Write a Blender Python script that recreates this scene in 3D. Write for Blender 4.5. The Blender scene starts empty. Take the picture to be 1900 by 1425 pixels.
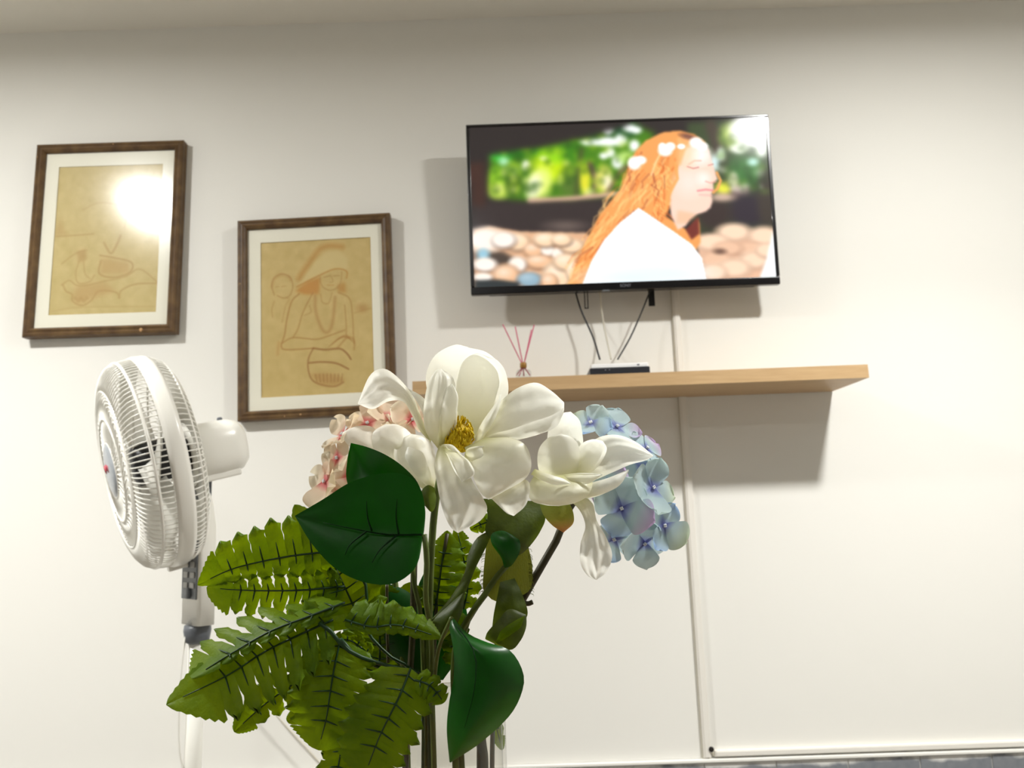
import bpy, math, random
import numpy as np
from mathutils import Vector, Matrix, noise

random.seed(7)
rng = np.random.default_rng(7)
S = bpy.context.scene
COL = S.collection

# ------------------------------------------------------------------ camera, world, exposure
FPX = 1428.0
CAMZ = 0.78
PITCH = math.radians(9.5)
ROLL = 0.033
Fv = Vector((0, math.cos(PITCH), math.sin(PITCH)))
R0 = Vector((1, 0, 0))
U0 = R0.cross(Fv)
Rv = R0 * math.cos(ROLL) - U0 * math.sin(ROLL)
Uv = U0 * math.cos(ROLL) + R0 * math.sin(ROLL)
cam = bpy.data.cameras.new('camera')
camo = bpy.data.objects.new('camera', cam)
COL.objects.link(camo)
m = Matrix((Rv, Uv, -Fv)).transposed().to_4x4()
m.translation = Vector((0, 0, CAMZ))
camo.matrix_world = m
cam.sensor_width = 36.0
cam.lens = FPX / 1900 * 36.0
cam.clip_start = 0.02
cam.dof.use_dof = True
cam.dof.focus_distance = 0.70
cam.dof.aperture_fstop = 11.0
S.camera = camo

w = bpy.data.worlds.new('world')
S.world = w
w.use_nodes = True
w.node_tree.nodes['Background'].inputs[0].default_value = (0.9, 0.92, 1, 1)
w.node_tree.nodes['Background'].inputs[1].default_value = 0.05
S.view_settings.view_transform = 'Standard'
S.view_settings.look = 'None'
S.view_settings.gamma = 1.0
S.view_settings.use_curve_mapping = False
S.view_settings.exposure = 0.0
S.cycles.max_bounces = 8
S.cycles.diffuse_bounces = 4
S.cycles.glossy_bounces = 3
S.cycles.transparent_max_bounces = 16
LAMP = 545.0           # radiance of the ceiling lamps
BEAM = 19.0            # watts of the area lights added under the front lamps, brightening the lower wall
LAMP_COL = (1.0, 1.0, 0.97)


def P(px, py, Y):
    """point of the room seen at a photo pixel, at distance Y (metres) along the room"""
    d = Fv + Rv * ((px - 950) / FPX) - Uv * ((py - 712.5) / FPX)
    return d * (Y / d.y) + Vector((0, 0, CAMZ))


# ------------------------------------------------------------------ helpers
def srgb(r, g, b):
    f = lambda c: (c / 255 / 12.92) if c / 255 <= 0.04045 else ((c / 255 + 0.055) / 1.055) ** 2.4
    return (f(r), f(g), f(b), 1.0)


MATS = {}


def mat(name, color=(0.8, 0.8, 0.8, 1), rough=0.5, metal=0.0, noise=None, bump=0.0, bscale=200, spec=0.5,
        coat=0.0, emis=None, estr=0.0, color2=None, stretch=None, trans=0.0, ior=1.45):
    mt = bpy.data.materials.new(name)
    mt.use_nodes = True
    nt = mt.node_tree
    b = nt.nodes['Principled BSDF']
    b.inputs['Base Color'].default_value = color
    b.inputs['Roughness'].default_value = rough
    b.inputs['Metallic'].default_value = metal
    b.inputs['Specular IOR Level'].default_value = spec
    b.inputs['Coat Weight'].default_value = coat
    b.inputs['Transmission Weight'].default_value = trans
    b.inputs['IOR'].default_value = ior
    if emis:
        b.inputs['Emission Color'].default_value = emis
        b.inputs['Emission Strength'].default_value = estr
    if noise or bump:
        tc = nt.nodes.new('ShaderNodeTexCoord')
        mp = nt.nodes.new('ShaderNodeMapping')
        nt.links.new(tc.outputs['Object'], mp.inputs[0])
        if stretch:
            mp.inputs['Scale'].default_value = stretch
    if noise:
        n = nt.nodes.new('ShaderNodeTexNoise')
        n.inputs['Scale'].default_value = noise
        n.inputs['Detail'].default_value = 6
        nt.links.new(mp.outputs[0], n.inputs[0])
        r = nt.nodes.new('ShaderNodeValToRGB')
        r.color_ramp.elements[0].position = 0.3
        r.color_ramp.elements[1].position = 0.7
        r.color_ramp.elements[0].color = color
        r.color_ramp.elements[1].color = color2 or color
        nt.links.new(n.outputs[0], r.inputs[0])
        nt.links.new(r.outputs[0], b.inputs['Base Color'])
    if bump:
        n2 = nt.nodes.new('ShaderNodeTexNoise')
        n2.inputs['Scale'].default_value = bscale
        nt.links.new(mp.outputs[0], n2.inputs[0])
        bp = nt.nodes.new('ShaderNodeBump')
        bp.inputs['Strength'].default_value = bump
        bp.inputs['Distance'].default_value = 0.002
        nt.links.new(n2.outputs[0], bp.inputs['Height'])
        nt.links.new(bp.outputs[0], b.inputs['Normal'])
    MATS[name] = mt
    return mt


def paint_smears(name, ztop, depth):
    """irregular white paint that ran over the upper edge of a tile"""
    nt = MATS[name].node_tree
    b = nt.nodes['Principled BSDF']
    src = b.inputs['Base Color'].links[0].from_socket
    tc = nt.nodes.new('ShaderNodeTexCoord')
    geo = nt.nodes.new('ShaderNodeNewGeometry')
    sp = nt.nodes.new('ShaderNodeSeparateXYZ')
    nt.links.new(geo.outputs['Position'], sp.inputs[0])
    mr = nt.nodes.new('ShaderNodeMapRange')
    mr.inputs[1].default_value = ztop - depth
    mr.inputs[2].default_value = ztop
    nt.links.new(sp.outputs[2], mr.inputs[0])
    n = nt.nodes.new('ShaderNodeTexNoise')
    n.inputs['Scale'].default_value = 9
    n.inputs['Detail'].default_value = 5
    nt.links.new(geo.outputs['Position'], n.inputs[0])
    mu = nt.nodes.new('ShaderNodeMath')
    mu.operation = 'MULTIPLY'
    nt.links.new(mr.outputs[0], mu.inputs[0])
    nt.links.new(n.outputs[0], mu.inputs[1])
    st = nt.nodes.new('ShaderNodeMapRange')
    st.inputs[1].default_value = 0.30
    st.inputs[2].default_value = 0.42
    nt.links.new(mu.outputs[0], st.inputs[0])
    mx = nt.nodes.new('ShaderNodeMix')
    mx.data_type = 'RGBA'
    mx.inputs[7].default_value = srgb(225, 224, 220)
    nt.links.new(st.outputs[0], mx.inputs[0])
    nt.links.new(src, mx.inputs[6])
    nt.links.new(mx.outputs[2], b.inputs['Base Color'])


def leafmat(name, base, tcol, fac, rough, ramp=None, objtip=False, bump=0.25, bscale=(400, 400, 400), spec=0.5, noise=None):
    """thin leaf or petal: reflecting front plus light passing through. ramp: colours from base to tip of the petal"""
    mt = bpy.data.materials.new(name)
    mt.use_nodes = True
    nt = mt.node_tree
    b = nt.nodes['Principled BSDF']
    out = nt.nodes['Material Output']
    b.inputs['Roughness'].default_value = rough
    b.inputs['Specular IOR Level'].default_value = spec
    b.inputs['Base Color'].default_value = base
    t = nt.nodes.new('ShaderNodeBsdfTranslucent')
    t.inputs[0].default_value = tcol
    mx = nt.nodes.new('ShaderNodeMixShader')
    mx.inputs[0].default_value = fac
    nt.links.new(b.outputs[0], mx.inputs[1])
    nt.links.new(t.outputs[0], mx.inputs[2])
    nt.links.new(mx.outputs[0], out.inputs[0])
    tc = nt.nodes.new('ShaderNodeTexCoord')
    if ramp:
        at = nt.nodes.new('ShaderNodeAttribute')
        at.attribute_name = 'tint'
        sep = nt.nodes.new('ShaderNodeSeparateColor')
        nt.links.new(at.outputs['Color'], sep.inputs[0])
        r = nt.nodes.new('ShaderNodeValToRGB')
        els = r.color_ramp.elements
        while len(els) < len(ramp):
            els.new(0.5)
        for e, (p, c) in zip(els, ramp):
            e.position = p
            e.color = c
        nt.links.new(sep.outputs[0], r.inputs[0])
        src = r.outputs[0]
        if objtip:
            oi = nt.nodes.new('ShaderNodeObjectInfo')
            mr = nt.nodes.new('ShaderNodeMapRange')
            mr.inputs[1].default_value = 0.45
            mr.inputs[2].default_value = 1.0
            nt.links.new(sep.outputs[0], mr.inputs[0])
            mxc = nt.nodes.new('ShaderNodeMix')
            mxc.data_type = 'RGBA'
            nt.links.new(mr.outputs[0], mxc.inputs[0])
            nt.links.new(src, mxc.inputs[6])
            nt.links.new(oi.outputs['Color'], mxc.inputs[7])
            src = mxc.outputs[2]
        nt.links.new(src, b.inputs['Base Color'])
        nt.links.new(src, t.inputs[0])
    elif noise:
        n = nt.nodes.new('ShaderNodeTexNoise')
        n.inputs['Scale'].default_value = noise[0]
        n.inputs['Detail'].default_value = 4
        nt.links.new(tc.outputs['Object'], n.inputs[0])
        for sock, c1, c2 in ((b.inputs['Base Color'], base, noise[1]), (t.inputs[0], tcol, noise[2])):
            r = nt.nodes.new('ShaderNodeValToRGB')
            r.color_ramp.elements[0].position = 0.35
            r.color_ramp.elements[1].position = 0.65
            r.color_ramp.elements[0].color = c1
            r.color_ramp.elements[1].color = c2
            nt.links.new(n.outputs[0], r.inputs[0])
            nt.links.new(r.outputs[0], sock)
    if bump:
        mp = nt.nodes.new('ShaderNodeMapping')
        mp.inputs['Scale'].default_value = bscale
        nt.links.new(tc.outputs['Object'], mp.inputs[0])
        n2 = nt.nodes.new('ShaderNodeTexNoise')
        n2.inputs['Scale'].default_value = 1.0
        nt.links.new(mp.outputs[0], n2.inputs[0])
        bp = nt.nodes.new('ShaderNodeBump')
        bp.inputs['Strength'].default_value = bump
        bp.inputs['Distance'].default_value = 0.001
        nt.links.new(n2.outputs[0], bp.inputs['Height'])
        nt.links.new(bp.outputs[0], b.inputs['Normal'])
        nt.links.new(bp.outputs[0], t.inputs['Normal'])
    MATS[name] = mt
    return mt


def tag(o, label=None, cat=None, group=None, kind=None):
    if label: o['label'] = label
    if cat: o['category'] = cat
    if group: o['group'] = group
    if kind: o['kind'] = kind
    return o


def thing(name, loc, label, cat, group=None, rotz=0.0):
    o = bpy.data.objects.new(name, None)
    o.empty_display_size = 0.03
    COL.objects.link(o)
    o.location = loc
    o.rotation_euler = (0, 0, rotz)
    return tag(o, label, cat, group)


class MB:
    """collects geometry for ONE mesh object"""
    def __init__(s):
        s.v, s.f, s.t = [], [], []

    def add(s, vs, fs):
        o = len(s.v)
        s.v += [tuple(x) for x in vs]
        s.f += [tuple(i + o for i in f) for f in fs]
        return s

    def box(s, x0, x1, y0, y1, z0, z1):
        vs = [(x, y, z) for x in (x0, x1) for y in (y0, y1) for z in (z0, z1)]
        return s.add(vs, [(0, 1, 3, 2), (4, 6, 7, 5), (0, 4, 5, 1), (2, 3, 7, 6), (0, 2, 6, 4), (1, 5, 7, 3)])

    def tube(s, pts, rad, n=8, cap=True):
        pts = [Vector(p) for p in pts]
        if not hasattr(rad, '__len__'):
            rad = [rad] * len(pts)
        vs, fs = [], []
        ref = None
        for i, p in enumerate(pts):
            t = (pts[min(i + 1, len(pts) - 1)] - pts[max(i - 1, 0)])
            t = t.normalized() if t.length > 1e-9 else Vector((0, 0, 1))
            if ref is None:
                ref = t.orthogonal().normalized()
            ref = (ref - t * ref.dot(t))
            ref = ref.normalized() if ref.length > 1e-6 else t.orthogonal().normalized()
            b = t.cross(ref)
            for k in range(n):
                a = 2 * math.pi * k / n
                vs.append(p + (ref * math.cos(a) + b * math.sin(a)) * rad[i])
        for i in range(len(pts) - 1):
            for k in range(n):
                k2 = (k + 1) % n
                fs.append((i * n + k, i * n + k2, (i + 1) * n + k2, (i + 1) * n + k))
        if cap:
            fs.append(tuple(range(n - 1, -1, -1)))
            fs.append(tuple(range((len(pts) - 1) * n, len(pts) * n)))
        return s.add(vs, fs)

    def lathe(s, prof, n=48, axis='z', closed=False):
        """prof: (axial, radius) list"""
        vs, fs = [], []
        for a, r in prof:
            for k in range(n):
                t = 2 * math.pi * k / n
                c, q = r * math.cos(t), r * math.sin(t)
                vs.append((a, c, q) if axis == 'x' else (c, q, a))
        m_ = len(prof)
        for i in range(m_ if closed else m_ - 1):
            j = (i + 1) % m_
            for k in range(n):
                k2 = (k + 1) % n
                fs.append((i * n + k, i * n + k2, j * n + k2, j * n + k))
        return s.add(vs, fs)

    def sphere(s, c, r, n=10, m_=6, sc=(1, 1, 1)):
        vs, fs = [], []
        for i in range(m_ + 1):
            th = math.pi * i / m_
            for k in range(n):
                a = 2 * math.pi * k / n
                vs.append((c[0] + r * sc[0] * math.sin(th) * math.cos(a), c[1] + r * sc[1] * math.sin(th) * math.sin(a), c[2] + r * sc[2] * math.cos(th)))
        for i in range(m_):
            for k in range(n):
                k2 = (k + 1) % n
                fs.append((i * n + k, i * n + k2, (i + 1) * n + k2, (i + 1) * n + k))
        return s.add(vs, fs)

    def build(s, name, material, parent=None, smooth=True, bevel=0.0, seg=3, offset=None, tint=None):
        me = bpy.data.meshes.new(name)
        vs = s.v
        if offset is not None:
            vs = [(a[0] - offset[0], a[1] - offset[1], a[2] - offset[2]) for a in vs]
        me.from_pydata(vs, [], s.f)
        me.update()
        if tint is not None:
            at = me.color_attributes.new('tint', 'FLOAT_COLOR', 'POINT')
            at.data.foreach_set('color', np.asarray(tint, dtype=np.float32).ravel())
        o = bpy.data.objects.new(name, me)
        COL.objects.link(o)
        if material:
            me.materials.append(MATS[material] if isinstance(material, str) else material)
        if parent:
            o.parent = parent
        if smooth:
            me.polygons.foreach_set('use_smooth', [True] * len(me.polygons))
        if bevel:
            bv = o.modifiers.new('bevel', 'BEVEL')
            bv.width = bevel
            bv.segments = seg
            bv.limit_method = 'ANGLE'
            bv.angle_limit = math.radians(35)
            bv.harden_normals = True
        return o


def boxo(name, x0, x1, y0, y1, z0, z1, material, parent=None, bevel=0.0, offset=None, seg=2):
    return MB().box(x0, x1, y0, y1, z0, z1).build(name, material, parent, smooth=bool(bevel), bevel=bevel, seg=seg, offset=offset)


def copy(o, parent=None, link=True):
    c = o.copy()
    COL.objects.link(c)
    if parent:
        c.parent = parent
    return c


# ------------------------------------------------------------------ materials
mat('wall_paint', srgb(238, 236, 230), 0.72, bump=0.06, bscale=350, spec=0.25)
mat('rear_paint', srgb(150, 140, 128), 0.75)
mat('ceiling_paint', srgb(232, 228, 218), 0.85, spec=0.2)
mat('floor_tile', srgb(124, 120, 114), 0.35, noise=3, color2=srgb(110, 106, 100))
mat('skirting_tile', srgb(118, 122, 128), 0.35, noise=40, color2=srgb(134, 137, 142))
mat('skirting_white', srgb(240, 238, 232), 0.5)
mat('trunking', srgb(236, 232, 224), 0.45)
mat('dark_hole', srgb(25, 20, 18), 0.7)
mat('shelf_wood', srgb(196, 164, 122), 0.45, noise=9, color2=srgb(182, 150, 108), stretch=(1, 12, 12))
mat('tv_black', srgb(14, 13, 16), 0.22, spec=0.5, coat=0.3)
mat('tv_back', srgb(22, 21, 24), 0.5)
mat('tv_logo', srgb(120, 120, 128), 0.4)
mat('device_black', srgb(36, 38, 44), 0.35)
mat('device_white', srgb(240, 240, 240), 0.4)
mat('device_grey', srgb(120, 120, 130), 0.4)
mat('cable_black', srgb(40, 40, 42), 0.5)
mat('cable_white', srgb(205, 200, 185), 0.5)
mat('reed_pink', srgb(196, 92, 120), 0.6)
mat('collar_brown', srgb(150, 110, 50), 0.4, metal=0.3)
mat('frame_wood', srgb(112, 86, 52), 0.45, noise=30, color2=srgb(78, 55, 32), bump=0.3, bscale=60, stretch=(1, 1, 1))
mat('frame_chip', srgb(190, 150, 105), 0.7)
mat('mat_board', srgb(243, 240, 224), 0.85)
mat('fan_white', srgb(240, 238, 230), 0.28, coat=0.2)
mat('fan_grey', srgb(96, 100, 106), 0.4)
mat('fan_panel', srgb(112, 116, 120), 0.35)
mat('fan_button', srgb(176, 176, 174), 0.3)
mat('fan_red', srgb(196, 70, 84), 0.5)
mat('fan_badge', srgb(176, 182, 190), 0.25, metal=0.4)
mat('fan_blade', srgb(232, 230, 222), 0.3)
mat('fan_hub', srgb(34, 34, 36), 0.4)
mat('stem_green', srgb(96, 112, 44), 0.45, noise=60, color2=srgb(78, 92, 36))
mat('stem_dark', srgb(58, 56, 34), 0.5, noise=60, color2=srgb(70, 64, 36))
mat('stem_teal', srgb(70, 88, 84), 0.5)
mat('vein_green', srgb(20, 58, 22), 0.45)
mat('leaf_vein', srgb(4, 38, 6), 0.75, spec=0.15)
mat('stamen', srgb(250, 222, 30), 0.55, noise=300, color2=srgb(222, 188, 12))
mat('floret_eye', srgb(230, 232, 236), 0.4)
mat('table_wood', srgb(150, 112, 76), 0.4, noise=6, color2=srgb(128, 92, 60), stretch=(1, 10, 10))
mat('lamp_white', srgb(240, 240, 238), 0.4)
e = mat('lamp_glow', (1, 1, 1, 1), 0.5, emis=(*LAMP_COL, 1), estr=LAMP)

WHITE_RAMP = [(0.0, srgb(214, 214, 160)), (0.2, srgb(243, 241, 216)), (0.5, srgb(251, 250, 240)), (1.0, srgb(252, 252, 246))]
leafmat('white_petal', (0.9, 0.9, 0.85, 1), (0.9, 0.9, 0.8, 1), 0.50, 0.40, ramp=WHITE_RAMP, bump=0.35, bscale=(120, 120, 120), spec=0.4)
leafmat('pink_petal', (0.9, 0.8, 0.7, 1), (0.9, 0.8, 0.7, 1), 0.4, 0.6,
        ramp=[(0.0, srgb(226, 92, 104)), (0.18, srgb(238, 150, 146)), (0.36, srgb(247, 224, 198)), (1.0, srgb(246, 232, 206))], objtip=True, bump=0.5, bscale=(300, 300, 300))
leafmat('blue_petal', (0.7, 0.8, 0.85, 1), (0.7, 0.8, 0.85, 1), 0.4, 0.6,
        ramp=[(0.0, srgb(104, 104, 184)), (0.16, srgb(150, 164, 212)), (0.34, srgb(192, 216, 222)), (1.0, srgb(200, 222, 226))], objtip=True, bump=0.5, bscale=(300, 300, 300))
leafmat('magnolia_leaf', srgb(8, 66, 6), srgb(30, 120, 2), 0.14, 0.36, bump=0.2, bscale=(90, 90, 90), spec=0.35, noise=(25, srgb(10, 78, 8), srgb(34, 128, 4)))
leafmat('olive_leaf', srgb(66, 84, 22), srgb(120, 140, 24), 0.4, 0.5, bump=0.3, bscale=(300, 300, 300), noise=(60, srgb(56, 70, 18), srgb(96, 116, 18)))
leafmat('fern_leaf', srgb(98, 130, 12), srgb(156, 180, 0), 0.40, 0.5, bump=0.6, bscale=(260, 260, 260), spec=0.22, noise=(28, srgb(80, 112, 8), srgb(124, 152, 0)))
leafmat('sepal', srgb(150, 150, 60), srgb(180, 160, 50), 0.4, 0.5, ramp=[(0.0, srgb(120, 140, 50)), (0.5, srgb(160, 160, 60)), (0.8, srgb(200, 150, 80)), (1.0, srgb(196, 130, 80))])
leafmat('ribbon', srgb(110, 118, 40), srgb(150, 156, 50), 0.45, 0.6, bump=0.8, bscale=(900, 900, 200))


def glass_mat(name, tint=(1, 1, 1, 1), rough=0.0, f0=0.04, edge=0.75):
    """thin pane: mostly see-through, mirrors by viewing angle"""
    mt = bpy.data.materials.new(name)
    mt.use_nodes = True
    nt = mt.node_tree
    nt.nodes.remove(nt.nodes['Principled BSDF'])
    out = nt.nodes['Material Output']
    tr = nt.nodes.new('ShaderNodeBsdfTransparent')
    tr.inputs[0].default_value = tint
    gl = nt.nodes.new('ShaderNodeBsdfGlossy')
    gl.inputs['Roughness'].default_value = rough
    lw = nt.nodes.new('ShaderNodeLayerWeight')
    pw = nt.nodes.new('ShaderNodeMath')
    pw.operation = 'POWER'
    pw.inputs[1].default_value = 4.0
    nt.links.new(lw.outputs['Facing'], pw.inputs[0])
    fr = nt.nodes.new('ShaderNodeMath')
    fr.operation = 'MULTIPLY_ADD'
    fr.inputs[1].default_value = edge
    fr.inputs[2].default_value = f0
    nt.links.new(pw.outputs[0], fr.inputs[0])
    mx = nt.nodes.new('ShaderNodeMixShader')
    nt.links.new(fr.outputs[0], mx.inputs[0])
    nt.links.new(tr.outputs[0], mx.inputs[1])
    nt.links.new(gl.outputs[0], mx.inputs[2])
    nt.links.new(mx.outputs[0], out.inputs[0])
    MATS[name] = mt
    return mt


glass_mat('picture_glass', rough=0.16)
glass_mat('vase_glass', (0.955, 0.955, 0.94, 1), 0.02, 0.03, 0.4)
glass_mat('bottle_glass', (0.97, 0.98, 0.98, 1), 0.03)


def attr_mat(name, emit=0.0, rough=0.8):
    mt = bpy.data.materials.new(name)
    mt.use_nodes = True
    nt = mt.node_tree
    b = nt.nodes['Principled BSDF']
    at = nt.nodes.new('ShaderNodeAttribute')
    at.attribute_name = 'tint'
    b.inputs['Roughness'].default_value = rough
    if emit:
        b.inputs['Base Color'].default_value = (0.01, 0.01, 0.01, 1)
        nt.links.new(at.outputs['Color'], b.inputs['Emission Color'])
        b.inputs['Emission Strength'].default_value = emit
        mt.cycles.emission_sampling = 'NONE'
    else:
        nt.links.new(at.outputs['Color'], b.inputs['Base Color'])
    MATS[name] = mt
    return mt


attr_mat('screen_print', 1.12, 0.12)
attr_mat('drawing_print', 0.0, 0.9)

# ------------------------------------------------------------------ the room
X0, X1, Y0, YW, ZC = -3.1, 2.9, -4.6, 2.30, CAMZ + 1.61
T = 0.1


def struct(o, label=None):
    o['kind'] = 'structure'
    if label: o['label'] = label
    return o


struct(boxo('wall_back', X0 - T, X1 + T, YW, YW + T, 0, ZC, 'wall_paint'), 'plain white painted wall carrying the television and pictures')
struct(boxo('wall_left', X0 - T, X0, Y0, YW, 0, ZC, 'wall_paint'), 'white painted side wall left of the view')
struct(boxo('wall_right', X1, X1 + T, Y0, YW, 0, ZC, 'wall_paint'), 'white painted side wall right of the view')
struct(boxo('wall_front', X0 - T, X1 + T, Y0 - T, Y0, 0, ZC, 'rear_paint'), 'taupe painted wall behind the viewer')
struct(boxo('floor', X0 - T, X1 + T, Y0 - T, YW + T, -T, 0, 'floor_tile'), 'pale grey tiled floor')
struct(boxo('ceiling', X0 - T, X1 + T, Y0 - T, YW + T, ZC, ZC + T, 'ceiling_paint'), 'flat off-white ceiling above the television wall')

# grey tiled skirting with a white painted upper edge
zb = CAMZ - 0.693
bb = struct(boxo('baseboard_back', X0, X1, YW - 0.006, YW - 0.0005, 0, zb, 'skirting_white'), 'grey tile skirting with sloppy white paint along its top')
tile_me = None
paint_smears('skirting_tile', zb - 0.010, 0.045)
n = int((X1 - X0) / 0.2)
for i in range(n):
    x = X0 + 0.1 + i * 0.2
    if x < -0.35 or x > 1.7:
        continue
    if tile_me is None:
        t_ = boxo('tile', -0.0985, 0.0985, -0.010, -0.0062, 0.002, zb - 0.012, 'skirting_tile', bb, bevel=0.001)
        tile_me = t_
    else:
        t_ = copy(tile_me, bb)
    t_.location = (x, YW, 0)
struct(boxo('trim_3', X0, X1, YW - 0.017, YW - 0.0003, zb - 0.010, zb, 'skirting_white', bevel=0.003), 'white painted ledge on top of the grey skirting')

# cable trunking: vertical run under the television and horizontal run above the skirting
tx = P(1312, 1395, YW).x
ztop = P(1243, 540, YW).z
zs = P(1250, 720, YW).z
t1 = struct(boxo('trim_1', -0.011, 0.011, -0.012, -0.0002, zb + 0.001, ztop + 0.3, 'trunking', bevel=0.0015), 'white vertical cable trunking running down from the television')
t1.location = (tx - 0.002, YW, 0)
boxo('lid_seam', -0.0135, -0.0111, -0.008, -0.0003, zb + 0.001, ztop + 0.3, 'cable_white', t1, bevel=0.0006)
ls = boxo('lid', -0.0065, 0.0075, -0.0145, -0.0121, zb + 0.004, ztop + 0.3, 'trunking', t1, bevel=0.0008)
MB().lathe([(-0.0165, 0.0002), (-0.0165, 0.0072), (-0.0146, 0.0074)], 16, 'z').build('screw', 'dark_hole', t1).matrix_local = Matrix.Translation((0.011, -0.0008, zb + 0.026)) @ Matrix.Rotation(math.radians(-90), 4, 'X')
t2 = struct(boxo('trim_2', 0.018, X1 - tx, -0.013, -0.0002, 0.004, 0.021, 'trunking', bevel=0.0015), 'white horizontal cable trunking lying along the skirting')
t2.location = (tx, YW, zb)
boxo('lid', 0.022, X1 - tx, -0.0155, -0.0131, 0.0065, 0.0185, 'trunking', t2, bevel=0.0008)
boxo('cut_end', 0.013, 0.0178, -0.010, -0.0003, 0.006, 0.016, 'cable_white', t2, bevel=0.001)


# ------------------------------------------------------------------ ceiling lamps
def downlight(x, y, label, scale=1.0, beam=0.0):
    t = thing('ceiling_lamp', (x, y, ZC), label, 'ceiling lamp', 'round ceiling lamps')
    MB().lathe([(-0.0005, 0.115 * scale), (-0.018, 0.112 * scale), (-0.022, 0.104 * scale), (-0.020, 0.094 * scale), (-0.012, 0.093 * scale)], 48).build('rim', 'lamp_white', t)
    g = MB()
    k = 40
    r = 0.092 * scale
    g.add([(r * math.cos(2 * math.pi * i / k), r * math.sin(2 * math.pi * i / k), -0.016) for i in range(k)], [tuple(range(k - 1, -1, -1))])
    g.build('diffuser', 'lamp_glow', t, smooth=False)
    if beam:
        la = bpy.data.lights.new('added_beam', 'AREA')  # extra narrow area light under the diffuser, added to lift the lower wall
        la.shape = 'DISK'
        la.size = 2 * r
        la.spread = math.radians(112)
        la.energy = beam
        la.color = LAMP_COL
        lo = bpy.data.objects.new('added_beam', la)
        COL.objects.link(lo)
        lo.parent = t
        lo.location = (0, 0, -0.024)
    return t


downlight(1.25, 0.95, 'round white ceiling lamp in front of the right end of the wall shelf', beam=BEAM)
downlight(-1.76, 0.92, 'round white ceiling lamp in front of the two framed drawings', beam=BEAM)
downlight(-0.40, -1.30, 'small round white ceiling lamp behind the viewer, nearest the rear wall', scale=0.54)

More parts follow.
